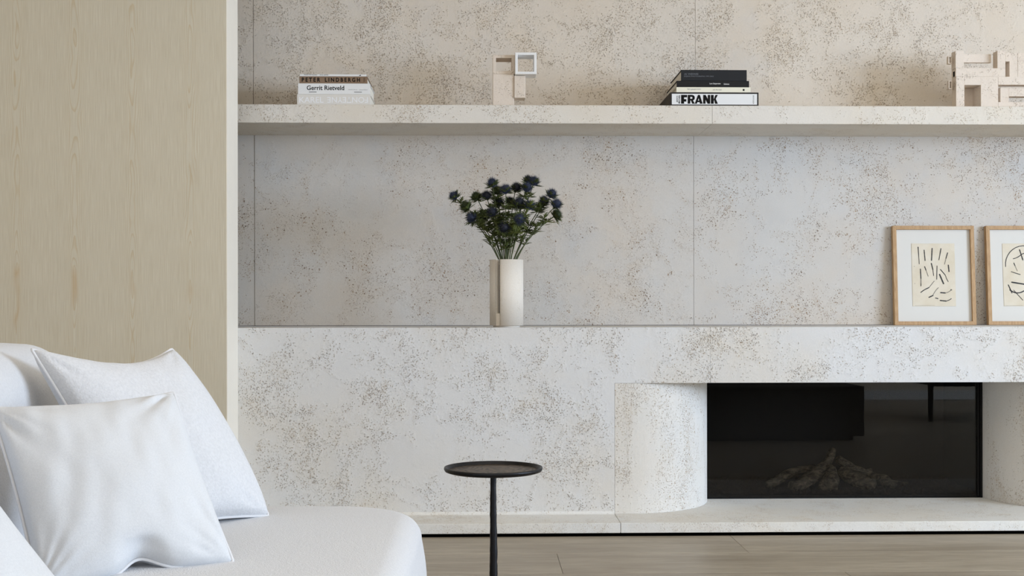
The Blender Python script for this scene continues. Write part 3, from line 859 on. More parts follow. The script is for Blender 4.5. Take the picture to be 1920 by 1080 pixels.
for k in range(40):
    t = k / 39; z = (tz - 0.012) * (1 - t)
    pts.append((tx - 0.0005 * math.sin(t * 9), ty, z)); rad.append((0.0078 + 0.0050 * t) * (1 + 0.03 * math.sin(k * 1.3) + 0.025 * math.sin(k * 2.9 + 1)))
V, Fc = tube_geo(pts, rad, 14, True, lambda p, k, i: 1 + 0.08 * mn.noise(Vector((k * 0.9, i * 0.5, 1))))
mesh('stem', V, Fc, M['black_metal'], st, smooth=True)
V, Fc = lathe_geo([(0.0, 0.008), (0.09, 0.007), (0.1, 0.004), (0.1, 0.0), (0.0, 0.0)], tx, ty, 48)
mesh('base', V, Fc, M['black_metal'], st)

# ------------------------------------------------------------------ vase with thistles
vy = YC + 0.062
vx = X(949.7, vy, 550); vr = 31.5 / F * vy
vz0 = ZL; vzb = Z(610.2, vy - vr, 950) ; vzt = Z(486, vy - vr, 950)
vzb = vz0 + 0.007
vase = thing('vase', (vx, vy, vz0), 'pale travertine cylinder vase with a vertical slit standing on the ledge', 'vase')
def ring_sector(r0, r1, a0, a1, z0, z1, n):
    V, Fc = [], []
    for z in (z0, z1):
        for r in (r0, r1):
            for k in range(n + 1):
                a = a0 + (a1 - a0) * k / n
                V.append(Vector((vx + r * math.cos(a), vy + r * math.sin(a), z)))
    m = n + 1
    g = lambda zi, ri, k: (zi * 2 + ri) * m + k
    for k in range(n):
        Fc += [(g(0, 1, k), g(0, 1, k + 1), g(1, 1, k + 1), g(1, 1, k)), (g(0, 0, k + 1), g(0, 0, k), g(1, 0, k), g(1, 0, k + 1)),
               (g(1, 1, k), g(1, 1, k + 1), g(1, 0, k + 1), g(1, 0, k)), (g(0, 0, k), g(0, 0, k + 1), g(0, 1, k + 1), g(0, 1, k))]
    for k in (0, n): Fc.append((g(0, 0, k), g(0, 1, k), g(1, 1, k), g(1, 0, k)))
    return V, Fc
# slit on the left front, its left wall set back
th = math.radians
aR, aL = th(270 - 25), th(270 - 39)          # right lip and left lip of the slit, seen at the left front
V, Fc = ring_sector(vr - 0.020, vr, aR, aL + 2 * math.pi, vzb, vzt, 60)
o = mesh('shell', V, Fc, M['stone_vase'], vase, smooth=False)
for p in o.data.polygons: p.use_smooth = abs(p.normal.z) < 0.5 and p.area < 0.004
V, Fc = lathe_geo([(0.0001, vzb + 0.0005), (vr - 0.003, vzb + 0.0005), (vr - 0.003, vzb + 0.048), (0.0001, vzb + 0.048)], vx, vy, 48)
mesh('core', V, Fc, M['stone_vase'], vase)
V, Fc = lathe_geo([(0.0001, vz0), (vr - 0.014, vz0), (vr - 0.014, vzb), (0.0001, vzb)], vx, vy, 48)
mesh('foot', V, Fc, M['stone_vase'], vase)
V, Fc = lathe_geo([(vr - 0.021, vzb + 0.049), (vr - 0.021, vzt - 0.02)], vx, vy, 40)
mesh('slit_shade', V, Fc, M['gap'], vase)  # near-black sleeve painting in the shade behind the slit

# thistles -----------------------------------------------------------
def spikes(V, Fc, MI, c, axis, n, r0, r1, w, mi, full=1.0):
    """needles standing on a small ball (Fibonacci), full<1 leaves out the underside"""
    axis = axis.normalized(); s1 = axis.orthogonal().normalized(); s2 = axis.cross(s1)
    for k in range(n):
        ct_ = 1 - (k + 0.5) / n * 2 * full
        ph = k * 2.399963
        sn = math.sqrt(max(0, 1 - ct_ * ct_))
        d = axis * ct_ + (s1 * math.cos(ph) + s2 * math.sin(ph)) * sn
        L = r1 * random.uniform(0.82, 1.12)
        q = d.orthogonal().normalized(); q2 = d.cross(q)
        b = len(V)
        for j in range(3):
            a = 2.0944 * j + k
            V.append(c + d * r0 * 0.7 + (q * math.cos(a) + q2 * math.sin(a)) * w)
        V.append(c + d * L)
        for j in range(3): Fc.append((b + j, b + (j + 1) % 3, b + 3)); MI.append(mi)
def ball(V, Fc, MI, c, axis, r, h, mi):
    axis = axis.normalized(); s1 = axis.orthogonal().normalized(); s2 = axis.cross(s1)
    b = len(V); n = 10; m = 6
    for i in range(m + 1):
        a = math.pi * i / m
        for k in range(n):
            p = 2 * math.pi * k / n
            V.append(c + axis * math.cos(a) * h + (s1 * math.cos(p) + s2 * math.sin(p)) * r * math.sin(a))
    for i in range(m):
        for k in range(n): Fc.append((b + i * n + k, b + i * n + (k + 1) % n, b + (i + 1) * n + (k + 1) % n, b + (i + 1) * n + k)); MI.append(mi)
def blade(V, Fc, base, d, nrm, L, w, lobes=True):
    """spiny bract: a folded lance with two side teeth"""
    d = d.normalized(); s = d.cross(nrm).normalized(); nrm = s.cross(d)
    b = len(V)
    V += [base - s * w * .2, base + s * w * .2, base + d * L * .45 + s * w - nrm * .0, base + d * L * .45 - s * w,
          base + d * L * .4 - nrm * w * .5, base + d * L - nrm * L * .08]
    Fc += [(b, b + 4, b + 3), (b + 1, b + 2, b + 4), (b + 4, b + 2, b + 5), (b + 4, b + 5, b + 3), (b, b + 1, b + 4)]
    if lobes:
        for t, sg in ((.4, 1), (.45, -1), (.65, 1), (.68, -1)):
            q = base + d * L * t + s * sg * w * .6
            b2 = len(V)
            V += [q - d * L * .08, q + d * L * .08, q + s * sg * w * 2.0 * (1.25 - t) + d * L * .2]
            Fc.append((b2, b2 + 1, b2 + 2))
HEADS = [  # px, py, dy, size, tone, label
    (849, 366, .00, 1.0, 'b', 'blue thistle reaching out farthest to the left'),
    (873, 385, -.03, 1.15, 'g', 'green thistle just right of the farthest left one'),
    (884, 406, -.06, 1.1, 'b', 'dusky blue thistle lowest on the left side of the bunch'),
    (892, 368, .03, 1.1, 'g', 'round green thistle in the upper left of the bunch'),
    (911, 367, .01, 1.1, 'd', 'dark blue thistle between the round green one and the bunch centre'),
    (922, 343, .02, 1.15, 'b', 'blue thistle standing highest in the left half of the bunch'),
    (923, 397, -.07, 1.15, 'd', 'dark thistle in the lower left middle of the bunch'),
    (931, 357, .06, 1.1, 'g', 'green thistle tucked below and right of the highest left one'),
    (948.5, 355, -.04, 1.15, 'b', 'bright blue thistle at the top middle of the bunch'),
    (946.5, 424, -.09, 1.2, 'd', 'dark thistle lowest in the middle above the vase'),
    (967, 351, .02, 1.1, 'd', 'dark thistle right of the bright blue one at the top middle'),
    (972, 379, -.02, 1.2, 'd', 'dark blue thistle right of the bunch centre'),
    (975, 408, -.11, 1.2, 'b', 'round bright blue thistle facing the camera in the lower right middle'),
    (988, 351, -.01, 1.15, 'b', 'blue thistle just below the top right pair'),
    (991, 337, .05, 1.0, 'd', 'dark thistle at the back of the top right pair'),
    (1003, 340, .03, 1.15, 'b', 'blue thistle at the outer end of the top right pair'),
    (994, 385, -.03, 1.15, 'b', 'blue and green thistle between the centre and the right cluster'),
    (1022, 376, .00, 1.1, 'd', 'dark thistle innermost in the right cluster'),
    (1037, 363, .02, 1.1, 'b', 'dark blue thistle highest in the right cluster'),
    (1046, 382, -.02, 1.15, 'b', 'blue thistle farthest to the right'),
    (1045, 400, .00, 1.1, 'g', 'green thistle lowest in the right cluster'),
    (905, 404, .05, 1.0, 'd', 'dark thistle half hidden behind the left middle'),
    (934, 379, .06, 1.1, 'd', 'dark thistle half hidden behind the bunch centre'),
    (955, 377, .08, 1.0, 'd', 'dark thistle at the very back of the bunch centre')]
WHORLS = [(911, 429, 6), (905, 444, 6), (946, 391, 12), (1015, 415, 20), (989, 372, 13), (1017, 390, 17), (889, 423, 2), (984, 443, 16), (950, 463, 9), (968, 432, 12), (1000, 395, 16),
          (925, 415, 6), (935, 432, 9), (895, 400, 1), (960, 440, 12), (978, 425, 15), (930, 385, 22), (915, 405, 21), (955, 400, 8)]
for hi, (px, py, dy, sz, tone, label) in enumerate(HEADS):
    top = P(px, py, vy + dy)
    a = random.uniform(0, 6.28)
    frac = max(-1, min(1, (px - 950) / 100))
    foot = Vector((vx - frac * 0.02 + random.uniform(-.008, .008), vy + random.uniform(-.03, .03), vzb + 0.055))
    lip = Vector((vx + frac * 0.036 + random.uniform(-.006, .006), vy + max(-.036, min(.036, dy * .4 + random.uniform(-.012, .012))), vzt))
    # stem leaves through the mouth of the vase and then bends out
    pts = []
    tgt = top - Vector((frac * 0.012, 0, 0.012))
    mid = lip + (lip - foot).normalized() * 0.09
    mid = mid.lerp(tgt, 0.25)
    for k in range(4): pts.append(foot.lerp(lip, k / 4))
    for k in range(13):
        t = k / 12
        pts.append(lip * (1 - t) ** 2 + mid * 2 * t * (1 - t) + tgt * t * t)
    root = thing('thistle', tuple(foot), label, 'flower', 'blue thistles in the travertine vase')
    V, Fc = tube_geo(pts, [0.0026 - 0.0010 * k / 16 for k in range(17)], 6)
    mesh('stem', V, Fc, M['stem'], root, smooth=True)
    axis = (pts[-1] - pts[-3]).normalized()
    axis = (axis + Vector((random.uniform(-.25, .25), random.uniform(-.5, .0) - (0.9 if hi == 12 else 0), random.uniform(-.1, .3)))).normalized()
    hc = tgt + axis * 0.012
    V, Fc, MI = [], [], []
    r = 0.0136 * sz
    ball(V, Fc, MI, hc, axis, r, r * 1.2, 0)
    spikes(V, Fc, MI, hc, axis, 260, r, r * 1.85, 0.0010, 0, 0.85)
    fm = {'b': 'flower', 'd': 'flower_dark', 'g': 'flower_green'}[tone]
    mesh('flower_head', V, Fc, M[fm], root, mi=MI)
    V, Fc = [], []
    s1 = axis.orthogonal().normalized(); s2 = axis.cross(s1)
    nb = 15 if tone != 'g' else 26
    for k in range(nb):
        an = 2 * math.pi * k / nb + random.uniform(-.2, .2)
        rd = s1 * math.cos(an) + s2 * math.sin(an)
        d = rd * random.uniform(.6, 1) + axis * random.uniform(-.1, 1.0)
        blade(V, Fc, hc - axis * r * 1.0, d, axis, 0.037 * sz * random.uniform(.8, 1.2), 0.0060)
    mesh('bracts', V, Fc, M['leaf'], root)
    # leaf whorls on the stems
    for (wx, wy_, who) in WHORLS:
        if who != hi: continue
        best = min(pts[5:], key=lambda p: (proj(p)[0] - wx) ** 2 * .3 + (proj(p)[1] - wy_) ** 2)
        c0 = Vector(best)
        V, Fc = [], []
        for k in range(11):
            an = 2 * math.pi * k / 11 + random.uniform(-.25, .25)
            d = Vector((math.cos(an), math.sin(an) * .8, random.uniform(-.25, .75)))
            blade(V, Fc, c0, d, Vector((0, 0, 1)), random.uniform(.034, .056), 0.0070)
        mesh('leaf', V, Fc, M['leaf_pale'] if who in (12, 20, 13, 16) else M['leaf'], root)
    # smaller whorls along the stem
    for q, nl in ((random.randint(13, 15), 9), (random.randint(11, 13), 9), (random.randint(9, 11), 8), (random.randint(7, 8), 4)):
        c0 = pts[q]
        V, Fc = [], []
        for k in range(nl):
            an = 2 * math.pi * k / nl + random.uniform(-.3, .3)
            d = Vector((math.cos(an), math.sin(an) * .8, random.uniform(-.1, 1.0)))
            blade(V, Fc, c0, d, Vector((0, 0, 1)), random.uniform(.026, .046), 0.0054)
        mesh('leaf', V, Fc, M['leaf'], root)

# ------------------------------------------------------------------ framed drawings leaning on the wall
def stroke_geo(V, Fc, pts, wd, org, ex, ez, nn):
    """flat brush stroke along 2D points (fractions of the sheet) with a little thickness"""
    wd = list(wd) if isinstance(wd, (list, tuple)) else [wd] * len(pts)
    def ext(p, q, d):
        l = math.hypot(p[0] - q[0], p[1] - q[1]) or 1
        return (p[0] + (p[0] - q[0]) / l * d, p[1] + (p[1] - q[1]) / l * d)
    a, b, c, d = pts[0], pts[1], pts[-1], pts[-2]
    pts = [ext(a, b, wd[0] * .8), ext(a, b, wd[0] * .45)] + list(pts) + [ext(c, d, wd[-1] * .45), ext(c, d, wd[-1] * .8)]
    wd = [wd[0] * .35, wd[0] * .8] + wd + [wd[-1] * .8, wd[-1] * .35]
    wd = [x * (1 + .18 * mn.noise(Vector((i * 1.3, pts[0][0] * 900, pts[0][1] * 700)))) for i, x in enumerate(wd)]
    n = len(pts)
    for i, (a, b) in enumerate(pts):
        a0, b0 = pts[max(i - 1, 0)]; a1, b1 = pts[min(i + 1, n - 1)]
        dx, dz = a1 - a0, b1 - b0; l = math.hypot(dx, dz) or 1
        wx = wd[i] if isinstance(wd, (list, tuple)) else wd
        for sg in (1, -1):
            V.append(org + ex * (a - dz / l * wx * sg) + ez * (b + dx / l * wx * sg) + nn * 0.0006)
    b = len(V) - 2 * n
    for i in range(n - 1): Fc.append((b + 2 * i, b + 2 * i + 1, b + 2 * i + 3, b + 2 * i + 2))
def curve2(p0, p1, bend=0.0, n=8):
    mx, mz = (p0[0] + p1[0]) / 2 - (p1[1] - p0[1]) * bend, (p0[1] + p1[1]) / 2 + (p1[0] - p0[0]) * bend
    return [((1 - t) ** 2 * p0[0] + 2 * t * (1 - t) * mx + t * t * p1[0], (1 - t) ** 2 * p0[1] + 2 * t * (1 - t) * mz + t * t * p1[1]) for t in [k / n for k in range(n + 1)]]
def frame(label, px0, px1, strokes, sheet):
    yb = 5.305; yt = YW - 0.004
    bl = P(px0, 609.3, yb); br = P(px1, 609.3, yb)
    bl.z = br.z = ZL + 0.0004
    W = br.x - bl.x
    H = (Z(424.3, yt - 0.02, 1750) - ZL) / math.cos(math.atan((yt - yb) / 0.43))
    lean = math.atan((yt - 0.022 - yb) / 0.43)
    ex = Vector((1, 0, 0)); ez = Vector((0, math.sin(lean), math.cos(lean))); nn = Vector((0, -math.cos(lean), math.sin(lean)))
    org = Vector(bl)
    root = thing('picture_frame', tuple(org + ex * W / 2), label, 'picture', 'framed drawings on the ledge')
    fw, dep = 0.0165, 0.022
    def prism(name, quad, d0, d1, mat):
        V = [org + ex * a + ez * b + nn * d0 for a, b in quad] + [org + ex * a + ez * b + nn * d1 for a, b in quad]
        n = len(quad)
        Fc = [tuple(range(n)), tuple(range(2 * n - 1, n - 1, -1))] + [(k, k + n, (k + 1) % n + n, (k + 1) % n) for k in range(n)]
        o = mesh(name, V, Fc, mat, root)
        bm = bmesh.new(); bm.from_mesh(o.data); bmesh.ops.recalc_face_normals(bm, faces=bm.faces)
        bmesh.ops.bevel(bm, geom=list(bm.edges), offset=0.0006, segments=1, affect='EDGES'); bm.to_mesh(o.data); bm.free()
        return o
    f = fw
    prism('frame_bar', [(0, 0), (W, 0), (W - f, f), (f, f)], -dep, 0, M['oak'])
    prism('frame_bar', [(W, 0), (W, H), (W - f, H - f), (W - f, f)], -dep, 0, M['oak'])
    prism('frame_bar', [(W, H), (0, H), (f, H - f), (W - f, H - f)], -dep, 0, M['oak'])
    prism('frame_bar', [(0, H), (0, 0), (f, f), (f, H - f)], -dep, 0, M['oak'])
    prism('mat_board', [(f - .004, f - .004), (W - f + .004, f - .004), (W - f + .004, H - f + .004), (f - .004, H - f + .004)], -0.016, -0.012, M['mat_board'])
    s0, s1, t0, t1 = sheet       # fractions of the frame
    q = [(s0 * W, t0 * H), (s1 * W, t0 * H), (s1 * W, t1 * H), (s0 * W, t1 * H)]
    sh = prism('drawing', q, -0.0115, -0.0105, M['paper'])
    so = org + ex * q[0][0] + ez * q[0][1] + nn * -0.0105
    sw, shh = (s1 - s0) * W, (t1 - t0) * H
    for tone in ('ink', 'ink_grey'):
        V, Fc = [], []
        for tn, pts, wd in strokes:
            if tn == tone: stroke_geo(V, Fc, [(a * sw, b * shh) for a, b in pts], wd if not isinstance(wd, (list, tuple)) else wd, so, ex, ez, nn)
        if V: mesh('brush_marks', V, Fc, M[tone], sh)
    return root
# strokes measured on the left sheet (pixel corners 292,240 to 748,848 of an enlarged view), given as x right, z up
def S(*p, w=0.0020, tone='ink', bend=0.0, taper=None):
    # sheet leans and narrows: map with its own left edge
    def cv_(x, y):
        t = (y - 240) / 608.0
        l = 292 + 32 * t; r = 721 + 30 * t
        return ((x - l) / (r - l), 1 - t)
    q = [cv_(*a) for a in p]
    if len(q) == 2: q = curve2(q[0], q[1], bend)
    wd = w if taper is None else [w * (1 - (1 - taper) * k / (len(q) - 1)) for k in range(len(q))]
    return (tone, q, wd)
ST1 = [S((360, 275), (376, 440), w=.0021, taper=.6), S((421, 304), (433, 406), w=.0021), S((500, 288), (497, 404), w=.0024), S((588, 290), (570, 400), w=.0021, taper=.7), S((655, 330), (640, 385), w=.0019), S((640, 385), (627, 442), w=.0013, tone='ink_grey'),
       S((665, 450), (673, 512), w=.0025), S((389, 488), (396, 580), w=.0022), S((396, 580), (398, 650), w=.0017, tone='ink_grey'), S((398, 630), (398, 652), w=.0019),
       S((430, 464), (445, 500), w=.0019), S((445, 500), (468, 558), w=.0012, tone='ink_grey'), S((496, 433), (512, 492), w=.0024), S((512, 492), (522, 552), w=.0015), S((553, 458), (553, 588), w=.0017, taper=.9),
       S((588, 492), (638, 548), w=.0018), S((638, 548), (668, 610), w=.0013, bend=-.1), S((580, 540), (622, 630), w=.0029),
       S((528, 605), (478, 668), w=.0014, tone='ink_grey'), S((478, 668), (398, 714), w=.0019, bend=-.06), S((572, 668), (520, 740), w=.0013, tone='ink_grey', bend=-.1), S((520, 744), (480, 762), w=.0024),
       S((545, 768), (570, 774), w=.0021), S((595, 716), (640, 720), w=.0027), S((640, 720), (700, 690), w=.0014, tone='ink_grey', bend=-.12), S((694, 688), (703, 690), w=.0021), S((592, 792), (650, 798), w=.0026), S((650, 798), (702, 774), w=.0016, bend=-.1),
       S((343, 841), (540, 838), w=.0003, tone='ink_grey'), S((325, 462), (329, 464), w=.0010, tone='ink_grey'), S((335, 628), (339, 630), w=.0010, tone='ink_grey')]
def S2(*p, w=0.002, tone='ink', bend=0.0):
    def cv_(x, y):
        t = (y - 240) / 608.0
        l = 212 + 27 * t
        return ((x - l) / 440.0, 1 - t)
    q = [cv_(*a) for a in p]
    if len(q) == 2: q = curve2(q[0], q[1], bend)
    return (tone, q, w)
arc = [(430 + 182 * math.cos(math.radians(a)), 440 + 178 * math.sin(math.radians(a))) for a in range(172, 361, 12)]
ST2 = [S2(*arc, w=.0017), S2((326, 388), (411, 345), bend=-.12, w=.0017), S2((390, 300), (425, 400), w=.0023), S2((411, 345), (520, 330), w=.0018, bend=.1), S2((334, 430), (345, 455), w=.0019), S2((345, 455), (371, 508), w=.0008),
       S2((308, 514), (400, 542), w=.0016), S2((314, 616), (470, 640), w=.0030), S2((280, 642), (318, 720), w=.0022), S2((296, 690), (440, 700), w=.0024, bend=-.25), S2((334, 692), (430, 790), w=.0014), S2((470, 520), (560, 500), w=.0018),
       S2((480, 720), (560, 690), w=.002, bend=.1), S2((250, 843), (430, 840), w=.0003, tone='ink_grey')]
frame('oak framed drawing of separate short brush strokes, second picture from the right edge', 1678, 1831.4, ST1, (0.235, 0.765, 0.190, 0.823))
frame('oak framed drawing with a black arc, cut off by the right edge of the picture', 1854, 2007.4, ST2, (0.205, 0.735, 0.190, 0.823))

# ------------------------------------------------------------------ lettering
def text_mesh(s, x0, x1, z0, z1, y, mat, parent, bold=0.0, rot=0.0, keep=False, spacing=1.0):
    """flat raised print: fits the string into a box on the plane y"""
    cu = bpy.data.curves.new('lettering', 'FONT'); cu.body = s; cu.offset = bold; cu.space_character = spacing
    cu.resolution_u = 3
    ob = bpy.data.objects.new('lettering', cu); COL.objects.link(ob)
    dg = bpy.context.evaluated_depsgraph_get(); dg.update()
    me = bpy.data.meshes.new_from_object(ob.evaluated_get(dg))
    bpy.data.objects.remove(ob); bpy.data.curves.remove(cu)
    co = [Vector(v.co) for v in me.vertices]
    if rot:
        m = Matrix.Rotation(math.radians(rot), 3, 'Z'); co = [m @ c for c in co]
    ax = min(c.x for c in co); bx = max(c.x for c in co); ay = min(c.y for c in co); by = max(c.y for c in co)
    b = base_of(parent)
    for v, c in zip(me.vertices, co):
        v.co = Vector((x0 + (c.x - ax) / (bx - ax) * (x1 - x0), y, z0 + (c.y - ay) / (by - ay) * (z1 - z0))) - b
    me.name = 'lettering'
    return link('lettering', me, mat, parent)

# ------------------------------------------------------------------ books
def book(label, px0, px1, pyt, z0, zt, depth, cover, yf, board=0.0026, group=None, pages=True, inset=0.004, rotz=0.0, case=False):
    x0 = X(px0, yf, pyt); x1 = X(px1, yf, pyt)
    root = thing('book', ((x0 + x1) / 2, yf, z0), label, 'book', group)
    bm = bmesh.new()
    if case:
        add_box(bm, x0, x1, yf, yf + depth, z0, zt, 0.0008)
        bmobj('slipcase', bm, cover, root)
    else:
        bd = min(board, (zt - z0) * 0.22)
        add_box(bm, x0, x1, yf, yf + bd, z0, zt, 0.0006)
        add_box(bm, x0, x1, yf + bd * 0.9, yf + depth, z0, z0 + bd, 0.0003)
        add_box(bm, x0, x1, yf + bd * 0.9, yf + depth, zt - bd, zt, 0.0003)
        bmobj('cover', bm, cover, root)
        box('pages', x0 + inset, x1 - inset, yf + bd, yf + depth - inset, z0 + bd, zt - bd, M['pages'], root, 0)
    return root, x0, x1
yb = YSH + 0.012
G1, G2 = 'books stacked at the left end of the shelf', 'books stacked in the middle of the shelf'
sc_ = yb / F
def zz(py, px, y=yb): return Z(py, y, px)
SB = zs_t + 0.0003
levL = [SB, zz(176.6, 620), zz(156.3, 620), zz(142.9, 620), zz(139.0, 620)]
r, x0, x1 = book('thick pale grey book at the bottom of the left stack, ghostly white lettering', 557, 694.7, 186, levL[0], levL[1] - .0003, .22, M['book_pale'], yb, group=G1)
h = levL[1] - levL[0]; Lx = x1 - x0
text_mesh('KAREL', x0 + Lx * .03, x0 + Lx * .36, levL[0] + h * .2, levL[0] + h * .74, yb - .0003, M['print_ghost'], r, .012)
text_mesh('FONTEYNE', x0 + Lx * .41, x0 + Lx * .965, levL[0] + h * .2, levL[0] + h * .74, yb - .0003, M['print_ghost'], r, .012, rot=180)
r, x0, x1 = book('white book with large dark lettering, second from the bottom of the left stack', 558.7, 693.7, 166, levL[1], levL[2] - .0003, .225, M['book_white'], yb, group=G1)
h = levL[2] - levL[1]; Lx = x1 - x0
text_mesh('Gerrit Rietveld', x0 + Lx * .122, x0 + Lx * .642, levL[1] + h * .37, levL[1] + h * .80, yb - .0003, M['print_black'], r, .016)
text_mesh('Arjan Bronkhorst', x0 + Lx * .70, x0 + Lx * .825, levL[1] + h * .37, levL[1] + h * .46, yb - .0003, M['print_grey'], r)
text_mesh('Lectura Cultura', x0 + Lx * .85, x0 + Lx * .965, levL[1] + h * .37, levL[1] + h * .46, yb - .0003, M['print_grey'], r)
for a, b in ((.152, .258), (.78, .887)):
    box('printed_bar', x0 + Lx * a, x0 + Lx * b, yb - .0004, yb + .0002, levL[1] + h * .17, levL[1] + h * .215, M['print_black'], r, 0)
r, x0, x1 = book('brown book with spaced black capitals in the left stack', 561.4, 689, 149, levL[2], levL[3] - .0003, .21, M['book_brown'], yb + .002, group=G1)
h = levL[3] - levL[2]; Lx = x1 - x0
text_mesh('PETER', x0 + Lx * .035, x0 + Lx * .307, levL[2] + h * .22, levL[2] + h * .80, yb + .0017, M['print_black'], r, .032, spacing=1.5)
text_mesh('LINDBERGH', x0 + Lx * .375, x0 + Lx * .89, levL[2] + h * .22, levL[2] + h * .80, yb + .0017, M['print_black'], r, .032, spacing=1.5)
text_mesh('TASCHEN', x0 + Lx * .94, x0 + Lx * .967, levL[2] + h * .2, levL[2] + h * .8, yb + .0017, M['print_black'], r, 0, rot=90)
r, x0, x1 = book('thin white book lying on top of the left stack', 562.2, 686.5, 141, levL[3], levL[4], .2, M['book_white'], yb + .003, group=G1)
h = levL[4] - levL[3]; Lx = x1 - x0
text_mesh('FRANCOIS HALARD', x0 + Lx * .065, x0 + Lx * .26, levL[3] + h * .45, levL[3] + h * .85, yb + .0027, M['print_black'], r, .01)
text_mesh('SAUL LEITER', x0 + Lx * .30, x0 + Lx * .43, levL[3] + h * .45, levL[3] + h * .85, yb + .0027, M['print_black'], r, .01)
V, Fc = [], []
mesh('printed_mark', [(x0 + Lx * .885, yb + .0026, levL[3] + h * .3), (x0 + Lx * .92, yb + .0026, levL[3] + h * .3), (x0 + Lx * .92, yb + .0026, levL[3] + h * .8)], [(0, 1, 2)], M['print_black'], r)

levR = [SB, zz(173.0, 1340), zz(163.2, 1340), zz(151.4, 1340), zz(130.9, 1340)]
r, x0, x1 = book('wide slipcased book with dark border and huge black capitals under the middle stack', 1256.7, 1422.4, 184, levR[0], levR[1] - .0003, .32, M['book_dark'], yb, group=G2, case=True)
h = levR[1] - levR[0]; Lx = x1 - x0
box('spine_label', x0 + Lx * .018, x1 - Lx * .018, yb - .0006, yb + .001, levR[0] + h * .10, levR[1] - h * .12, M['book_white'], r, 0)
def poly_letters(polys, x0, x1, z0, z1, y, mat, parent):
    V, Fc = [], []
    for poly in polys:
        b = len(V)
        V += [(x0 + a * (x1 - x0), y - 0.00004 * len(Fc), z0 + c * (z1 - z0)) for a, c in poly]
        Fc.append(tuple(range(b, b + len(poly))))
    return mesh('lettering', V, Fc, mat, parent)
# heavy display capitals F R A N K drawn as polygons
wF, wR, wA, wN, wK = (0, .165), (.18, .375), (.37, .585), (.60, .79), (.81, 1.0)
def sx(wd, q): return [(wd[0] + a * (wd[1] - wd[0]), c) for a, c in q]
polys = [sx(wF, [(0, 0), (.5, 0), (.5, .30), (.5, .62), (0, 1)]), sx(wF, [(0, 0), (.5, 0), (.5, 1), (0, 1)]), sx(wF, [(.5, .72), (1, .72), (1, 1), (.5, 1)]), sx(wF, [(.5, .24), (.86, .24), (.86, .52), (.5, .52)]),
         sx(wR, [(0, 0), (.36, 0), (.36, 1), (0, 1)]), sx(wR, [(.36, .78), (.36, 1), (.62, 1), (.84, .95), (.96, .82), (1, .66), (.66, .64), (.64, .74), (.54, .78)]), sx(wR, [(1, .66), (.95, .5), (.82, .40), (.62, .36), (.36, .36), (.36, .56), (.54, .56), (.63, .59), (.66, .64)]), sx(wR, [(.44, .40), (.72, .42), (1, 0), (.62, 0)]),
         sx(wA, [(0, 0), (.28, 0), (.56, .84), (.66, 1), (.42, 1)]), sx(wA, [(.42, 1), (.66, 1), (1, 0), (.66, 0), (.48, .70)]), sx(wA, [(.30, .18), (.72, .18), (.66, .36), (.34, .36)]),
         sx(wN, [(0, 0), (.34, 0), (.34, 1), (0, 1)]), sx(wN, [(.66, 0), (1, 0), (1, 1), (.66, 1)]), sx(wN, [(.0, 1), (.36, 1), (1, 0), (.64, 0)]),
         sx(wK, [(0, 0), (.40, 0), (.40, 1), (0, 1)]), sx(wK, [(.40, .44), (.66, 1), (1, 1), (.66, .5), (.40, .36)]), sx(wK, [(.44, .58), (.70, .56), (1, 0), (.60, 0)])]
poly_letters(polys, x0 + Lx * .122, x0 + Lx * .538, levR[0] + h * .155, levR[0] + h * .80, yb - .0009, M['print_black'], r)
text_mesh('JEAN-', x0 + Lx * .070, x0 + Lx * .088, levR[0] + h * .25, levR[0] + h * .78, yb - .0009, M['print_black'], r, .03, rot=90)
text_mesh('MICHEL', x0 + Lx * .092, x0 + Lx * .112, levR[0] + h * .17, levR[0] + h * .80, yb - .0009, M['print_black'], r, .03, rot=90)
text_mesh('ASSOULINE', x0 + Lx * .933, x0 + Lx * .948, levR[0] + h * .15, levR[0] + h * .78, yb - .0009, M['print_black'], r, .0, rot=90)
r, x0, x1 = book('cream book with faint grey lettering on the wide slipcase', 1268.2, 1407.3, 168, levR[1], levR[2] - .0003, .27, M['book_cream'], yb + .002, group=G2)
h = levR[2] - levR[1]; Lx = x1 - x0
text_mesh('lara gasparotto', x0 + Lx * .15, x0 + Lx * .33, levR[1] + h * .4, levR[1] + h * .75, yb + .0017, M['print_grey'], r, 0)
text_mesh('ask the dusk', x0 + Lx * .49, x0 + Lx * .61, levR[1] + h * .38, levR[1] + h * .66, yb + .0017, M['print_grey'], r, 0)
box('printed_mark', x0 + Lx * .895, x0 + Lx * .918, yb + .0015, yb + .0022, levR[1] + h * .3, levR[1] + h * .65, M['print_black'], r, 0)
r, x0, x1 = book('flat black book with small white lettering, second from the top of the middle stack', 1268.7, 1404.6, 157, levR[2], levR[3] - .0003, .28, M['book_black'], yb + .002, group=G2)
h = levR[3] - levR[2]; Lx = x1 - x0
text_mesh('Lara Gasparotto', x0 + Lx * .455, x0 + Lx * .605, levR[2] + h * .38, levR[2] + h * .68, yb + .0017, M['print_white'], r, .01)
text_mesh('Solstices', x0 + Lx * .65, x0 + Lx * .725, levR[2] + h * .38, levR[2] + h * .62, yb + .0017, M['print_white'], r, .01)
r, x0, x1 = book('thick charcoal book with two lines of grey lettering on top of the middle stack', 1277, 1400.2, 141, levR[3], levR[4], .29, M['book_slate'], yb + .003, group=G2)
h = levR[4] - levR[3]; Lx = x1 - x0
text_mesh('AI WEIWEI', x0 + Lx * .047, x0 + Lx * .26, levR[3] + h * .53, levR[3] + h * .70, yb + .0027, M['print_grey'], r, .0)
text_mesh('BEIJING PHOTOGRAPHS 1993-2003', x0 + Lx * .047, x0 + Lx * .495, levR[3] + h * .33, levR[3] + h * .47, yb + .0027, M['print_grey'], r, .0)

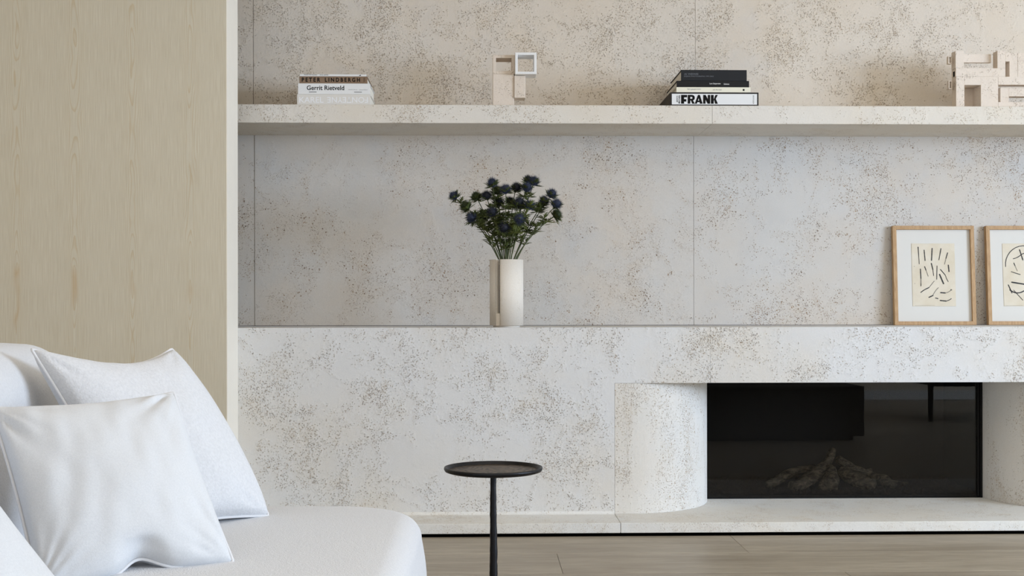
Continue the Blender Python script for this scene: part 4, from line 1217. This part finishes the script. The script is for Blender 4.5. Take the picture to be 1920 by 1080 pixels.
# ------------------------------------------------------------------ carved stone pieces on the shelf
def ring_box(bm, x0, x1, z0, z1, y0, y1, t, tt=None, b=0.0012):
    """square frame as one piece"""
    tt = tt or t
    O = [(x0, z0), (x1, z0), (x1, z1), (x0, z1)]; I = [(x0 + t, z0 + tt), (x1 - t, z0 + tt), (x1 - t, z1 - tt), (x0 + t, z1 - tt)]
    L = [[bm.verts.new((x, y, z)) for x, z in q] for y in (y0, y1) for q in (O, I)]
    for k in range(4):
        j = (k + 1) % 4
        bm.faces.new((L[0][k], L[0][j], L[1][j], L[1][k])); bm.faces.new((L[2][k], L[3][k], L[3][j], L[2][j]))
        bm.faces.new((L[0][k], L[2][k], L[2][j], L[0][j])); bm.faces.new((L[1][k], L[1][j], L[3][j], L[3][k]))
    es = [e for e in bm.edges if not (e.verts[0] in L[0] and e.verts[1] in L[1]) and not (e.verts[1] in L[0] and e.verts[0] in L[1])
          and not (e.verts[0] in L[2] and e.verts[1] in L[3]) and not (e.verts[1] in L[2] and e.verts[0] in L[3])]
    bmesh.ops.recalc_face_normals(bm, faces=bm.faces)
    bmesh.ops.bevel(bm, geom=es, offset=b, segments=1, affect='EDGES')
ya = YSH + 0.075
s1 = thing('stone_sculpture', (X(944, ya, 180), ya, SB), 'small carved stone sculpture of an open square tower carrying a white square ring', 'sculpture')
xa = lambda p, y=ya, py=150: X(p, y, py)
za = lambda p, y=ya, px=950: Z(p, y, px)
bm = bmesh.new(); add_box(bm, xa(924), xa(963.9), ya, ya + .088, SB, za(138.6), .0015)
bmobj('tower_block', bm, M['stone_art'], s1)
bm = bmesh.new(); ring_box(bm, xa(924), xa(965.4), za(138.6) + .0002, za(102.6), ya + .003, ya + .09, xa(930) - xa(924), za(102.6) - za(108.4))
bmobj('square_frame', bm, M['stone_art'], s1)
bm = bmesh.new(); add_box(bm, xa(964.1), xa(985), ya - .006, ya + .065, za(183.8), za(142.0), .0015)
bmobj('hanging_block', bm, M['stone_art'], s1)
yw_ = ya - 0.03
bm = bmesh.new(); ring_box(bm, X(965.8, yw_, 120), X(1006, yw_, 120), Z(139.0, yw_, 985), Z(98.2, yw_, 985), yw_, yw_ + .088, X(970.6, yw_, 120) - X(965.8, yw_, 120))
bmobj('square_ring', bm, M['stone_art_white'], s1)

ys2 = YSH + 0.06
s2 = thing('stone_sculpture', (X(1850, ys2, 180), ys2, SB), 'larger carved stone lattice of posts and beams at the right end of the shelf', 'sculpture')
cx2 = lambda zx: X(1760 + zx / 7.7125, ys2, 150)
cz2 = lambda zy: Z(80 + zy / 7.7125, ys2, 1850)
def blk(name, a, b, c, d, y0=0.0, y1=0.045, z0=None):
    bm = bmesh.new(); add_box(bm, cx2(a), cx2(b), ys2 + y0, ys2 + y1, SB if z0 == 'f' else cz2(d), cz2(c), .0003)
    return bmobj(name, bm, M['stone_art'], s2)
blk('post', 245, 365, 120, 368)
blk('post', 850, 965, 115, 368)
blk('beam', 248, 965, 369, 490)
blk('post', 252, 372, 491, 915, z0='f')
blk('lintel', 373, 610, 491, 612, y1=.10)
blk('pier', 611, 860, 491, 915, y1=.10, z0='f')
blk('back_beam', 366, 800, 145, 268, .028, .045)
blk('back_wall', 373, 612, 614, 915, .085, .10, 'f')
blk('beam', 862, 1900, 491, 606)
blk('back_wall', 862, 1900, 606, 660, .064, .10)
blk('post', 966, 1030, 145, 270)
blk('post', 1031, 1148, 145, 490, .004)
blk('post', 1151, 1500, 145, 490, .004)
blk('sill', 862, 1900, 858, 915, 0, .10, 'f')
blk('stub', 925, 1048, 637, 857, .022, .06)
blk('back_beam', 1049, 1900, 637, 762, .022, .06)
blk('post', 1560, 1900, 607, 857, 0, .06)
def tab(a, b, c, d, y0=.016, y1=.034):
    bm = bmesh.new(); ring_box(bm, cx2(a), cx2(b), cz2(d), cz2(c), ys2 + y0, ys2 + y1, 0.0034, 0.0040, b=0.0004)
    return bmobj('square_stub', bm, M['stone_art'], s2)
tab(160, 212, 188, 296); tab(165, 216, 540, 665)
box('hole_shade', cx2(247) - 0.0006, cx2(247) + 0.001, ys2 + .012, ys2 + .027, cz2(482), cz2(408), M['gap'], s2, 0)  # black patch painted as the shade of a hole; nothing is cut
